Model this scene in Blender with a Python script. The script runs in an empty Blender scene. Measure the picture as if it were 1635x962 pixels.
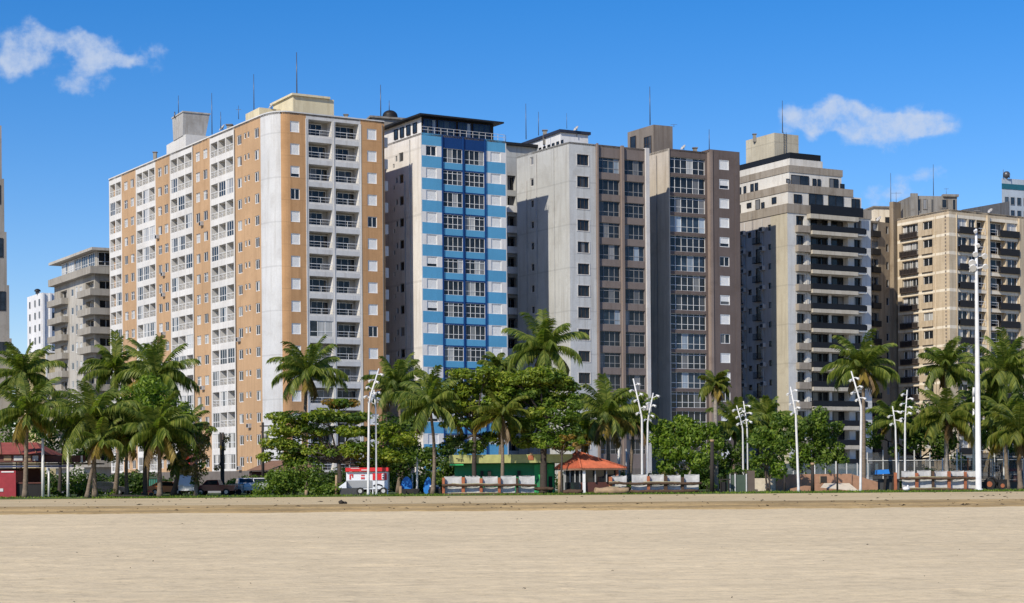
import bpy, math, random
from mathutils import Vector, Matrix
C = bpy.context.scene
COL = C.collection
PI = math.pi
rnd = random.Random(7)

# ------------------------------------------------------------------ camera geometry
F = 2800.0            # focal length in photo pixels (photo is 1635 wide)
HX, HY = 817.5, 760.0 # principal point in photo pixels (rising front)
EYE = 2.2
ROLL = math.radians(0.45)
CR, SR = math.cos(ROLL), math.sin(ROLL)
ZG = 0.52             # level of the lawn and the city behind the beach

def ray(px, py):
    u = (px - HX) / F; v = (HY - py) / F
    return u * CR + v * SR, -u * SR + v * CR

def at(px, py, d):
    u, v = ray(px, py)
    return Vector((u * d, d, EYE + v * d))

def gnd(px, d, z=ZG, py=788):
    u, v = ray(px, py)
    return Vector((u * d, d, z))

def M(p, d):          # photo pixels -> metres at distance d
    return p * d / F

# ------------------------------------------------------------------ mesh building from lists
class Geo:
    def __init__(s):
        s.v = []; s.f = []; s.m = []; s.sm = []
    def face(s, pts, mat, smooth=False):
        n = len(s.v); s.v.extend([tuple(p) for p in pts])
        s.f.append(tuple(range(n, n + len(pts)))); s.m.append(mat); s.sm.append(smooth)
    def box(s, a, b, mat):
        x0, y0, z0 = a; x1, y1, z1 = b
        if x0 > x1: x0, x1 = x1, x0
        if y0 > y1: y0, y1 = y1, y0
        if z0 > z1: z0, z1 = z1, z0
        n = len(s.v)
        s.v += [(x0,y0,z0),(x1,y0,z0),(x1,y1,z0),(x0,y1,z0),(x0,y0,z1),(x1,y0,z1),(x1,y1,z1),(x0,y1,z1)]
        for q in ((0,3,2,1),(4,5,6,7),(0,1,5,4),(1,2,6,5),(2,3,7,6),(3,0,4,7)):
            s.f.append(tuple(n + i for i in q)); s.m.append(mat); s.sm.append(False)
    def prism(s, poly, z0, z1, mat, top=None, bottom=True, sidemats=None):
        # poly counter-clockwise seen from above
        k = len(poly); n = len(s.v)
        s.v += [(p[0], p[1], z0) for p in poly] + [(p[0], p[1], z1) for p in poly]
        for i in range(k):
            j = (i + 1) % k
            s.f.append((n+i, n+j, n+k+j, n+k+i)); s.m.append(sidemats[i] if sidemats else mat); s.sm.append(False)
        s.f.append(tuple(n + k + i for i in range(k))); s.m.append(top or mat); s.sm.append(False)
        if bottom:
            s.f.append(tuple(n + k - 1 - i for i in range(k))); s.m.append(mat); s.sm.append(False)
    def tube(s, pts, radii, mat, seg=8, cap=True, smooth=True):
        pts = [Vector(p) for p in pts]
        if not hasattr(radii, '__len__'): radii = [radii] * len(pts)
        rings = []
        up = Vector((0, 0, 1))
        for i, p in enumerate(pts):
            a = pts[max(i - 1, 0)]; b = pts[min(i + 1, len(pts) - 1)]
            t = (b - a).normalized()
            ref = Vector((1, 0, 0)) if abs(t.dot(up)) > 0.9 else up
            x = t.cross(ref).normalized(); y = t.cross(x).normalized()
            n = len(s.v)
            for k in range(seg):
                w = 2 * PI * k / seg
                s.v.append(tuple(p + (x * math.cos(w) + y * math.sin(w)) * radii[i]))
            rings.append(n)
        for i in range(len(rings) - 1):
            for k in range(seg):
                j = (k + 1) % seg
                s.f.append((rings[i]+k, rings[i+1]+k, rings[i+1]+j, rings[i]+j)); s.m.append(mat); s.sm.append(smooth)
        if cap:
            s.f.append(tuple(rings[0] + k for k in range(seg))); s.m.append(mat); s.sm.append(False)
            s.f.append(tuple(rings[-1] + seg - 1 - k for k in range(seg))); s.m.append(mat); s.sm.append(False)
    def ball(s, c, r, mat, seg=10, rings=7, sz=1.0, half=False, jitter=0.0):
        c = Vector(c); n0 = len(s.v)
        for i in range(rings + 1):
            th = PI * i / rings if not half else PI * 0.5 * i / rings
            for k in range(seg):
                w = 2 * PI * k / seg
                rr = r * (1 + rnd.uniform(-jitter, jitter))
                s.v.append((c.x + rr * math.sin(th) * math.cos(w), c.y + rr * math.sin(th) * math.sin(w), c.z + rr * sz * math.cos(th)))
        for i in range(rings):
            for k in range(seg):
                j = (k + 1) % seg
                s.f.append((n0+i*seg+k, n0+(i+1)*seg+k, n0+(i+1)*seg+j, n0+i*seg+j)); s.m.append(mat); s.sm.append(True)
    def add(s, g, mx=None):
        n = len(s.v)
        if mx is None: s.v += g.v
        else: s.v += [tuple(mx @ Vector(p)) for p in g.v]
        s.f += [tuple(i + n for i in q) for q in g.f]; s.m += g.m; s.sm += g.sm
    def mesh(s, name, off=(0, 0, 0)):
        me = bpy.data.meshes.new(name)
        ox, oy, oz = off
        me.from_pydata([(p[0]-ox, p[1]-oy, p[2]-oz) for p in s.v], [], s.f)
        names = []; idx = []
        for m in s.m:
            if m not in names: names.append(m)
            idx.append(names.index(m))
        for m in names: me.materials.append(MAT(m))
        me.polygons.foreach_set('material_index', idx)
        me.polygons.foreach_set('use_smooth', s.sm)
        me.update()
        return me

def link(name, me, parent=None, mx=None):
    o = bpy.data.objects.new(name, me); COL.objects.link(o)
    if mx is not None: o.matrix_basis = mx
    if parent: o.parent = parent
    return o

def tag(o, label=None, cat=None, group=None, kind=None):
    if label: o['label'] = label
    if cat: o['category'] = cat
    if group: o['group'] = group
    if kind: o['kind'] = kind
    return o

def root(name, loc, label, cat, group=None):
    o = bpy.data.objects.new(name, None); COL.objects.link(o)
    o.location = loc; o.empty_display_size = 0.3
    return tag(o, label, cat, group)

def part(name, g, parent):      # g is in world coordinates, parent an unrotated Empty or part of one
    off = Vector((0, 0, 0)); p = parent
    if p is not None:
        off = wloc(p)
    return link(name, g.mesh(name, off), parent)

def wloc(o):
    l = o.location.copy()
    while o.parent: o = o.parent; l += o.location
    return l

def single(name, g, loc, label, cat, group=None, kind=None):
    o = link(name, g.mesh(name, loc)); o.location = loc
    return tag(o, label, cat, group, kind)

# ------------------------------------------------------------------ materials
MATS = {}; RECIPES = {}
def MAT(n):
    if n not in MATS: MATS[n] = RECIPES[n](n)
    return MATS[n]

def newmat(n):
    m = bpy.data.materials.new(n); m.use_nodes = True
    nt = m.node_tree; b = nt.nodes['Principled BSDF']
    return m, nt, b

def N(nt, typ, **kw):
    n = nt.nodes.new(typ)
    for k, v in kw.items(): setattr(n, k, v)
    return n

def mixc(nt, fac, a, b, mode='MIX'):
    x = N(nt, 'ShaderNodeMix', data_type='RGBA', blend_type=mode)
    for sock, val in ((x.inputs[0], fac), (x.inputs[6], a), (x.inputs[7], b)):
        if hasattr(val, 'is_linked') or hasattr(val, 'links'): nt.links.new(val, sock)
        elif isinstance(val, (int, float)): sock.default_value = val
        else: sock.default_value = (*val, 1) if len(val) == 3 else val
    return x.outputs[2]

def noise(nt, vec, scale, detail=4, rough=0.6):
    n = N(nt, 'ShaderNodeTexNoise'); n.inputs['Scale'].default_value = scale
    n.inputs['Detail'].default_value = detail; n.inputs['Roughness'].default_value = rough
    nt.links.new(vec, n.inputs['Vector']); return n.outputs['Fac']

def ramp(nt, fac, stops):
    r = N(nt, 'ShaderNodeValToRGB'); e = r.color_ramp.elements
    while len(e) < len(stops): e.new(0.5)
    for k, (p, c) in enumerate(stops):
        e[k].position = p; e[k].color = (*c, 1) if not isinstance(c, (int, float)) else (c, c, c, 1)
    nt.links.new(fac, r.inputs[0]); return r.outputs[0]

def mapping(nt, vec, scale):
    m = N(nt, 'ShaderNodeMapping'); m.inputs['Scale'].default_value = scale
    nt.links.new(vec, m.inputs['Vector']); return m.outputs[0]

def math_(nt, op, a, b=None, c=None):
    n = N(nt, 'ShaderNodeMath', operation=op)
    for i, val in enumerate((a, b, c)):
        if val is None: continue
        if hasattr(val, 'links'): nt.links.new(val, n.inputs[i])
        else: n.inputs[i].default_value = val
    return n.outputs[0]

def bump(nt, b, h, strength, dist=0.02):
    n = N(nt, 'ShaderNodeBump'); n.inputs['Strength'].default_value = strength; n.inputs['Distance'].default_value = dist
    nt.links.new(h, n.inputs['Height']); nt.links.new(n.outputs[0], b.inputs['Normal'])

def stucco(name, col, dirt=0.25, rough=0.85, joint=None, tint=(0.55, 0.5, 0.45)):
    def make(n):
        m, nt, b = newmat(n)
        co = N(nt, 'ShaderNodeTexCoord').outputs['Object']
        big = ramp(nt, noise(nt, co, 0.12, 5), [(0.3, 0.86), (0.7, 1.08)])
        c = mixc(nt, 1.0, col, big, 'MULTIPLY')
        streak = ramp(nt, noise(nt, mapping(nt, co, (1.6, 1.6, 0.09)), 1.0, 6, 0.65), [(0.48, 0.0), (0.70, 1.0)])
        spots = ramp(nt, noise(nt, co, 0.45, 7, 0.7), [(0.5, 0.0), (0.75, 1.0)])
        d = math_(nt, 'MINIMUM', math_(nt, 'MULTIPLY', math_(nt, 'MAXIMUM', streak, spots), dirt * 1.7), 0.9)
        c = mixc(nt, d, c, tuple(a * t for a, t in zip(col, tint)))
        fine = ramp(nt, noise(nt, co, 6.0, 3), [(0.3, 0.94), (0.7, 1.05)])
        c = mixc(nt, 1.0, c, fine, 'MULTIPLY')
        if joint:
            h, z0 = joint
            z = N(nt, 'ShaderNodeSeparateXYZ'); nt.links.new(co, z.inputs[0])
            fr = math_(nt, 'FRACT', math_(nt, 'DIVIDE', math_(nt, 'SUBTRACT', z.outputs[2], z0 - 50 * h), h))
            l = math_(nt, 'LESS_THAN', fr, 0.035)
            c = mixc(nt, math_(nt, 'MULTIPLY', l, 0.3), c, tuple(a * 0.5 for a in col))
        nt.links.new(c, b.inputs['Base Color'])
        b.inputs['Roughness'].default_value = rough
        b.inputs['Specular IOR Level'].default_value = 0.25
        bump(nt, b, noise(nt, co, 9.0, 3), 0.15, 0.02)
        return m
    RECIPES[name] = make

def plain(name, col, rough=0.6, metal=0.0, var=0.15, scale=2.0, spec=0.4):
    def make(n):
        m, nt, b = newmat(n)
        co = N(nt, 'ShaderNodeTexCoord').outputs['Object']
        f = ramp(nt, noise(nt, co, scale, 5), [(0.3, 1 - var), (0.7, 1 + var * 0.6)])
        nt.links.new(mixc(nt, 1.0, col, f, 'MULTIPLY'), b.inputs['Base Color'])
        b.inputs['Roughness'].default_value = rough; b.inputs['Metallic'].default_value = metal
        b.inputs['Specular IOR Level'].default_value = spec
        return m
    RECIPES[name] = make

def glass(name, dark, light, amount, rough=0.1):
    # window pane: dark glass, part of it backed by curtains; each pane differs
    def make(n):
        m, nt, b = newmat(n)
        co = N(nt, 'ShaderNodeTexCoord').outputs['Object']
        oi = N(nt, 'ShaderNodeObjectInfo').outputs['Random']
        isl = N(nt, 'ShaderNodeNewGeometry').outputs['Random Per Island']
        r = math_(nt, 'FRACT', math_(nt, 'ADD', math_(nt, 'MULTIPLY', oi, 7.31), math_(nt, 'MULTIPLY', isl, 3.7)))
        fold = ramp(nt, noise(nt, mapping(nt, co, (5.0, 5.0, 0.25)), 1.0, 3), [(0.35, 0.75), (0.65, 1.1)])
        cur = mixc(nt, 1.0, light, fold, 'MULTIPLY')
        k = ramp(nt, r, [(max(0.0, 1 - amount - 0.12), 0.0), (min(1.0, 1 - amount + 0.12), 1.0)])
        murk = ramp(nt, noise(nt, co, 0.9, 4), [(0.35, 0.5), (0.7, 1.7)])
        nt.links.new(mixc(nt, k, mixc(nt, 1.0, dark, murk, 'MULTIPLY'), cur), b.inputs['Base Color'])
        b.inputs['Roughness'].default_value = rough
        b.inputs['Specular IOR Level'].default_value = 0.4
        return m
    RECIPES[name] = make

def leafmat(name, c0, c1, c2, trans=0.44):
    def make(n):
        m, nt, b = newmat(n)
        r = N(nt, 'ShaderNodeNewGeometry').outputs['Random Per Island']
        co = N(nt, 'ShaderNodeTexCoord').outputs['Object']
        q = noise(nt, co, 0.7, 3)
        f = math_(nt, 'ADD', math_(nt, 'MULTIPLY', r, 0.6), math_(nt, 'MULTIPLY', q, 0.4))
        c = ramp(nt, f, [(0.12, c0), (0.48, c1), (0.82, c2)])
        nt.links.new(c, b.inputs['Base Color'])
        b.inputs['Roughness'].default_value = 0.5
        b.inputs['Specular IOR Level'].default_value = 0.35
        t = N(nt, 'ShaderNodeBsdfTranslucent')
        nt.links.new(mixc(nt, 1.0, c, (1.3, 1.5, 0.6), 'MULTIPLY'), t.inputs[0])
        s = N(nt, 'ShaderNodeMixShader'); s.inputs[0].default_value = trans
        nt.links.new(b.outputs[0], s.inputs[1]); nt.links.new(t.outputs[0], s.inputs[2])
        nt.links.new(s.outputs[0], nt.nodes['Material Output'].inputs[0])
        return m
    RECIPES[name] = make

# facades
stucco('orange_stucco', (0.50, 0.325, 0.185), 0.26)
stucco('orange_front', (0.54, 0.315, 0.155), 0.28, joint=(2.87, 0.3))
stucco('white_stucco', (0.68, 0.665, 0.635), 0.22)
stucco('white_panel', (0.60, 0.605, 0.605), 0.25, joint=(5.74, 0.3))
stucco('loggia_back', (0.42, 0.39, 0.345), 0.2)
stucco('loggia_shade', (0.30, 0.29, 0.275), 0.2)  # darker copy of the loggia back wall, painting the shade inside front loggias
stucco('wing_brown', (0.30, 0.24, 0.17), 0.5)
plain('fascia_dark', (0.025, 0.027, 0.045), 0.5)
stucco('cream_stucco', (0.72, 0.64, 0.44), 0.3)
stucco('tank_grey', (0.46, 0.45, 0.43), 0.5)
stucco('blue_white', (0.74, 0.73, 0.715), 0.2)
stucco('blue_side', (0.72, 0.69, 0.65), 0.3, joint=(9.0, 1.0))
stucco('sky_blue', (0.10, 0.34, 0.56), 0.15, rough=0.6, tint=(0.75, 0.75, 0.75))
stucco('navy_blue', (0.008, 0.045, 0.17), 0.15, rough=0.5, tint=(0.7, 0.7, 0.7))
stucco('grey_side', (0.46, 0.465, 0.45), 0.3, joint=(6.1, 0.5))
stucco('grey_front', (0.54, 0.55, 0.545), 0.3, joint=(6.1, 0.5))
stucco('mauve_brown', (0.205, 0.17, 0.155), 0.25)
stucco('fin_white', (0.60, 0.58, 0.56), 0.3)
stucco('dark_brown', (0.145, 0.115, 0.105), 0.3)
stucco('pilaster_brown', (0.265, 0.21, 0.18), 0.35)
stucco('beige_side', (0.52, 0.46, 0.38), 0.35)
stucco('box_brown', (0.22, 0.19, 0.165), 0.4)
stucco('tower_cream', (0.50, 0.455, 0.35), 0.3, joint=(6.1, 0.5))
stucco('tower_grey', (0.60, 0.60, 0.58), 0.25, joint=(6.1, 0.5))
stucco('tower_side', (0.48, 0.44, 0.40), 0.3)
stucco('tower_slab', (0.50, 0.46, 0.38), 0.35)
stucco('tower_band', (0.33, 0.29, 0.24), 0.5)
stucco('tower_white', (0.66, 0.635, 0.58), 0.28)
stucco('tan_tile', (0.54, 0.44, 0.31), 0.35, joint=(0.6, 0.0))
stucco('tan_front', (0.58, 0.48, 0.34), 0.4, joint=(0.6, 0.0))
stucco('tan_band', (0.80, 0.72, 0.58), 0.35)
stucco('old_concrete', (0.28, 0.265, 0.24), 0.6)
stucco('olive_grey', (0.36, 0.335, 0.29), 0.4)
stucco('olive_light', (0.46, 0.435, 0.385), 0.4)
stucco('far_white', (0.74, 0.74, 0.74), 0.2)
stucco('far_greyblue', (0.42, 0.48, 0.54), 0.2)
stucco('far_cream', (0.60, 0.50, 0.28), 0.3)
stucco('far_beige', (0.30, 0.28, 0.25), 0.35)
stucco('roof_felt', (0.22, 0.21, 0.2), 0.5)
stucco('soffit', (0.5, 0.5, 0.5), 0.2)
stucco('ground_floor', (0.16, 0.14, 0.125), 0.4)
plain('dark_trim', (0.02, 0.021, 0.024), 0.6, spec=0.2)
plain('white_frame', (0.75, 0.75, 0.74), 0.45, var=0.06)
plain('shutter', (0.80, 0.80, 0.78), 0.55, var=0.06)
plain('grey_frame', (0.30, 0.30, 0.30), 0.45, var=0.08)
plain('brown_frame', (0.06, 0.045, 0.04), 0.5)
plain('rail_dark', (0.022, 0.021, 0.021), 0.5, spec=0.2)
plain('rail_smoke', (0.014, 0.016, 0.02), 0.4, spec=0.15)
plain('rail_metal', (0.55, 0.55, 0.55), 0.35, var=0.1)
plain('aerial', (0.12, 0.12, 0.13), 0.4, 0.5)
plain('ac_unit', (0.42, 0.41, 0.40), 0.55)
plain('teal_strip', (0.02, 0.12, 0.16), 0.3)
glass('pane_dark', (0.016, 0.02, 0.026), (0.25, 0.25, 0.25), 0.05)
glass('pane_mix', (0.022, 0.026, 0.03), (0.48, 0.48, 0.46), 0.2)
glass('pane_blue', (0.025, 0.04, 0.06), (0.42, 0.5, 0.58), 0.14)
glass('pane_light', (0.08, 0.085, 0.09), (0.55, 0.54, 0.52), 0.5)
# street
plain('white_paint', (0.70, 0.70, 0.69), 0.4, var=0.14, scale=1.2)
plain('lamp_white', (0.66, 0.66, 0.65), 0.45, var=0.15)
plain('black', (0.012, 0.012, 0.013), 0.6)
plain('rubber', (0.02, 0.02, 0.02), 0.85)
plain('chrome', (0.6, 0.6, 0.6), 0.2, 0.9)
plain('car_white', (0.75, 0.76, 0.77), 0.25, var=0.04, spec=0.5)
plain('car_red', (0.16, 0.02, 0.022), 0.25, var=0.08, spec=0.5)
plain('car_orange', (0.65, 0.20, 0.04), 0.3, var=0.08, spec=0.5)
plain('car_glass', (0.02, 0.024, 0.028), 0.05, spec=0.6)
plain('car_silver', (0.38, 0.39, 0.40), 0.3, 0.4, var=0.05)
plain('car_dark', (0.025, 0.028, 0.035), 0.25, spec=0.5)
plain('red_paint', (0.62, 0.025, 0.03), 0.4)
plain('dull_red', (0.30, 0.025, 0.035), 0.5)
plain('red_lamp', (0.5, 0.02, 0.02), 0.3)
plain('trailer_white', (0.72, 0.75, 0.80), 0.4, var=0.06)
plain('trailer_grey', (0.05, 0.052, 0.055), 0.6)
plain('green_wall', (0.03, 0.24, 0.10), 0.7)
plain('green_bright', (0.04, 0.42, 0.12), 0.6)
plain('olive_fascia', (0.40, 0.40, 0.15), 0.7, var=0.2)
plain('panel_white', (0.50, 0.50, 0.495), 0.7, var=0.28, scale=1.6)
plain('rust_post', (0.36, 0.12, 0.055), 0.8, var=0.35)
plain('rail_wood', (0.085, 0.05, 0.03), 0.85, var=0.4)
plain('rail_wood_pale', (0.36, 0.33, 0.19), 0.85, var=0.3)
plain('timber_dark', (0.03, 0.025, 0.022), 0.85)
plain('stump_tan', (0.36, 0.25, 0.15), 0.85, var=0.3)
plain('brown_wall', (0.13, 0.05, 0.04), 0.8)
plain('ramp_brown', (0.36, 0.20, 0.125), 0.85, var=0.2)
plain('ramp_cream', (0.62, 0.54, 0.42), 0.85, var=0.15)
plain('planter_green', (0.055, 0.085, 0.06), 0.6)
plain('planter_brown', (0.11, 0.085, 0.07), 0.8)
plain('teal_canvas', (0.02, 0.16, 0.26), 0.6)
plain('blue_canvas', (0.02, 0.20, 0.62), 0.55)
plain('teal_bin', (0.05, 0.30, 0.24), 0.6)
plain('beam_blue', (0.035, 0.05, 0.11), 0.6)
plain('net_grey', (0.10, 0.105, 0.11), 0.8)
plain('driftwood', (0.03, 0.025, 0.02), 0.9)
plain('bag_white', (0.8, 0.8, 0.8), 0.6)
def rooftile(n):
    m, nt, b = newmat(n)
    co = N(nt, 'ShaderNodeTexCoord').outputs['Object']
    f = ramp(nt, noise(nt, co, 1.2, 6, 0.7), [(0.3, 0.65), (0.7, 1.15)])
    base = (0.50, 0.13, 0.06) if n == 'roof_orange' else ((0.30, 0.07, 0.055) if n == 'roof_red' else (0.24, 0.13, 0.08))
    nt.links.new(mixc(nt, 1.0, base, f, 'MULTIPLY'), b.inputs['Base Color'])
    b.inputs['Roughness'].default_value = 0.85
    return m
for q in ('roof_orange', 'roof_red', 'roof_brown'): RECIPES[q] = rooftile
# plants
leafmat('palm_leaf', (0.05, 0.09, 0.018), (0.14, 0.195, 0.032), (0.31, 0.33, 0.068))
leafmat('palm_bright', (0.05, 0.085, 0.012), (0.13, 0.17, 0.022), (0.27, 0.27, 0.05))
leafmat('palm_yellow', (0.14, 0.11, 0.02), (0.30, 0.22, 0.04), (0.42, 0.30, 0.07))
leafmat('palm_dead', (0.10, 0.065, 0.03), (0.20, 0.13, 0.06), (0.30, 0.20, 0.09))
leafmat('leaf_almond', (0.07, 0.12, 0.016), (0.20, 0.27, 0.028), (0.38, 0.40, 0.05))
leafmat('leaf_rust', (0.10, 0.08, 0.015), (0.25, 0.17, 0.03), (0.36, 0.20, 0.04))
leafmat('leaf_bright', (0.06, 0.12, 0.012), (0.15, 0.24, 0.022), (0.28, 0.36, 0.04))
leafmat('leaf_mid', (0.045, 0.09, 0.015), (0.11, 0.185, 0.024), (0.23, 0.30, 0.045))
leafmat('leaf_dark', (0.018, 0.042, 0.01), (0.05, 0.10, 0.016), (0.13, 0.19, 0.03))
leafmat('leaf_dry', (0.08, 0.07, 0.02), (0.17, 0.14, 0.05), (0.26, 0.21, 0.08))
def barkmat(n):
    m, nt, b = newmat(n)
    co = N(nt, 'ShaderNodeTexCoord').outputs['Object']
    f = ramp(nt, noise(nt, mapping(nt, co, (3, 3, 9)), 1.0, 5), [(0.3, 0.6), (0.7, 1.25)])
    base = {'bark_palm': (0.19, 0.145, 0.105), 'bark_dark': (0.055, 0.042, 0.034), 'bark_grey': (0.27, 0.24, 0.21)}[n]
    nt.links.new(mixc(nt, 1.0, base, f, 'MULTIPLY'), b.inputs['Base Color'])
    b.inputs['Roughness'].default_value = 0.9
    bump(nt, b, f, 0.5, 0.05)
    return m
for q in ('bark_palm', 'bark_dark', 'bark_grey'): RECIPES[q] = barkmat
SUN_E = 4.7; SKY_S = 0.10; SKY_SAT = 1.42; SKY_VAL = 1.36; SKY_HUE = 0.5; CLOUD = 8.2; EXPO = 0.0
# ------------------------------------------------------------------ facades
class Fac:
    # a vertical facade from plan point a to plan point b, left to right as seen from outside
    def __init__(s, a, b):
        s.a = Vector(a[:2]); s.b = Vector(b[:2]); s.L = (s.b - s.a).length
        s.t = (s.b - s.a) / s.L; s.n = Vector((s.t.y, -s.t.x))
    def s(s, px, py=400):
        u, _ = ray(px, py)
        return (u * s.a.y - s.a.x) / (s.t.x - u * s.t.y)
    def d(s, px, py=400):
        return s.a.y + s.s(px, py) * s.t.y
    def z(s, px, py):
        _, v = ray(px, py)
        return EYE + v * s.d(px, py)
    def p(s, ss, z, n=0.0):
        q = s.a + s.t * ss + s.n * n
        return (q.x, q.y, z)
    def mx(s, ss, z, off, n=0.0):
        q = Vector(s.p(ss, z, n)) - Vector(off)
        m = Matrix(((s.t.x, -s.n.x, 0, q.x), (s.t.y, -s.n.y, 0, q.y), (0, 0, 1, q.z), (0, 0, 0, 1)))
        return m
    def plain(s, g, z0, z1, mat, n=0.0, s0=0.0, s1=None):
        s1 = s.L if s1 is None else s1
        g.face([s.p(s0, z0, n), s.p(s1, z0, n), s.p(s1, z1, n), s.p(s0, z1, n)], mat)
    def bar(s, g, s0, s1, z0, z1, n0, n1, mat):     # a box standing on the facade, from n0 to n1 outwards
        A = [s.p(s0, 0, n1)[:2], s.p(s1, 0, n1)[:2], s.p(s1, 0, n0)[:2], s.p(s0, 0, n0)[:2]]
        g.prism(A, z0, z1, mat)
    def wall(s, g, z0, z1, holes, zone, cuts_s=(), cuts_z=()):
        e = 1e-4
        ss = sorted({0.0, s.L} | {h[0] for h in holes} | {h[1] for h in holes} | set(cuts_s))
        zz = sorted({z0, z1} | {h[2] for h in holes} | {h[3] for h in holes} | set(cuts_z))
        ss = [x for i, x in enumerate(ss) if -e <= x <= s.L + e and (i == 0 or x - ss[i-1] > e)]
        zz = [x for i, x in enumerate(zz) if z0 - e <= x <= z1 + e and (i == 0 or x - zz[i-1] > e)]
        for i in range(len(ss) - 1):
            xm = (ss[i] + ss[i+1]) / 2
            hs = [h for h in holes if h[0] < xm < h[1]]
            run = None
            for k in range(len(zz) - 1):
                zm = (zz[k] + zz[k+1]) / 2
                hole = any(h[2] < zm < h[3] for h in hs)
                mt = None if hole else zone(xm, zm)
                if run and run[1] == mt and mt is not None: run[2] = zz[k+1]
                else:
                    if run and run[1]: s.plain(g, run[0], run[2], run[1], 0, ss[i], ss[i+1])
                    run = [zz[k], mt, zz[k+1]] if mt else None
            if run and run[1]: s.plain(g, run[0], run[2], run[1], 0, ss[i], ss[i+1])
        for h in holes:
            a, b, c, d, dep, rm, bm = h
            P = s.p
            g.face([P(a,c,0),P(a,d,0),P(a,d,-dep),P(a,c,-dep)], rm)
            g.face([P(b,c,0),P(b,c,-dep),P(b,d,-dep),P(b,d,0)], rm)
            g.face([P(a,c,0),P(a,c,-dep),P(b,c,-dep),P(b,c,0)], rm)
            g.face([P(a,d,0),P(b,d,0),P(b,d,-dep),P(a,d,-dep)], rm)
            if bm: g.face([P(a,c,-dep),P(b,c,-dep),P(b,d,-dep),P(a,d,-dep)][::1], bm)

UNITS = {}
def unit(key, fn):
    if key not in UNITS: UNITS[key] = fn()
    return UNITS[key]

def r2(x): return round(x, 2)

def u_window(w, h, nx=2, frame='white_frame', pane='pane_dark', rec=0.15, fw=0.06, rails=(), lead=0.035):
    w, h = r2(w), r2(h)
    def fn():
        g = Geo(); y0, y1 = rec - 0.06, rec + 0.02
        g.box((0, y0, 0), (w, y1, fw), frame); g.box((0, y0, h - fw), (w, y1, h), frame)
        g.box((0, y0, fw), (fw, y1, h - fw), frame); g.box((w - fw, y0, fw), (w, y1, h - fw), frame)
        for i in range(1, nx):
            x = w * i / nx; g.box((x - lead, y0 + .01, fw), (x + lead, y1, h - fw), frame)
        for r in rails:
            for i in range(nx):
                g.box((w*i/nx + (fw if i == 0 else lead), y0 + .012, h*r - .03), (w*(i+1)/nx - (fw if i == nx-1 else lead), y1, h*r + .03), frame)
        p = Geo()
        for i in range(nx):
            p.face([(w*i/nx, rec, 0.01), (w*(i+1)/nx, rec, 0.01), (w*(i+1)/nx, rec, h - .01), (w*i/nx, rec, h - .01)], pane)
        return [('window', g), ('pane', p)]
    return unit(('win', w, h, nx, frame, pane, rec, fw, tuple(rails), lead), fn)

def u_shutter(w, h, part_open=0.0, frame='white_frame', pane='pane_dark', rec=0.13, fw=0.07):
    w, h = r2(w), r2(h)
    def fn():
        g = Geo(); y0, y1 = rec - 0.10, rec + 0.02
        g.box((0, y0, 0), (w, y1, fw), frame); g.box((0, y0, h - fw), (w, y1, h), frame)
        g.box((0, y0, fw), (fw, y1, h - fw), frame); g.box((w - fw, y0, fw), (w, y1, h - fw), frame)
        p = Geo(); zb = fw + (h - 2*fw) * part_open
        n = max(3, int((h - fw - zb) / 0.12)); st = (h - fw - zb) / n
        for i in range(n):
            z = zb + i * st
            p.face([(fw, rec - .05, z), (w - fw, rec - .05, z), (w - fw, rec - .02, z + st), (fw, rec - .02, z + st)], 'shutter')
        if part_open > 0:
            p.face([(fw, rec, fw), (w - fw, rec, fw), (w - fw, rec, zb), (fw, rec, zb)], pane)
        else:
            p.face([(fw, rec, fw), (w - fw, rec, fw), (w - fw, rec, h - fw), (fw, rec, h - fw)], 'shutter')
        return [('window', g), ('shutter', p)]
    return unit(('shut', w, h, part_open, frame, pane, rec, fw), fn)

def u_loggia(w, h, dep, glazed, door=0.7, side=0, frame='white_frame', pane='pane_dark', rail='white_frame', low=0.0):
    w, h = r2(w), r2(h)
    def fn():
        g = Geo(); g.box((0.0, 0.02, 0), (w, 0.14, 0.16 + low), 'white_stucco')
        out = [('balcony', g)]
        r = Geo()
        if glazed:
            n = 3 if w > 1.6 else 2
            for i in range(n + 1):
                x = min(max(w * i / n, 0.03), w - 0.03); r.box((x - .03, .05, .16 + low), (x + .03, .11, h), frame)
            r.box((0.06, .052, h - .06), (w - .06, .108, h), frame); r.box((.06, .052, .85), (w - .06, .108, .92), frame)
            for i in range(n):
                r.face([(w*i/n, .09, .17), (w*(i+1)/n, .09, .17), (w*(i+1)/n, .09, h - .02), (w*i/n, .09, h - .02)], 'pane_light' if glazed == 1 else 'pane_mix')
            out.append(('glazing', r))
        else:
            for z, tt in ((0.62, .014), (1.0, .03)): r.box((0, .05, z - tt), (w, .09, z + tt), rail)
            r.box((w/2 - .02, .045, .16), (w/2 + .02, .095, .97), rail)
            out.append(('railing', r))
        d = Geo(); dw = min(w * door, 2.9); x0 = 0.08 if side == 0 else w - dw - 0.08; yb = dep - 0.02; dh = min(2.05, h - 0.1)
        d.box((x0, yb - .06, dh - .06), (x0 + dw, yb, dh), frame); d.box((x0, yb - .06, .02), (x0 + dw, yb, .08), frame)
        n = 2 if dw < 1.6 else 3
        for i in range(n + 1):
            x = x0 + dw * i / n; d.box((x - .02, yb - .062, .02), (x + .02, yb - .002, dh), frame)
        for i in range(n):
            d.face([(x0 + dw*i/n, yb - .03, .08), (x0 + dw*(i+1)/n, yb - .03, .08), (x0 + dw*(i+1)/n, yb - .03, dh - .06), (x0 + dw*i/n, yb - .03, dh - .06)], pane)
        out.append(('glass_door', d))
        return out
    return unit(('log', w, h, dep, glazed, door, side, frame, pane, rail, low), fn)

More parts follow.
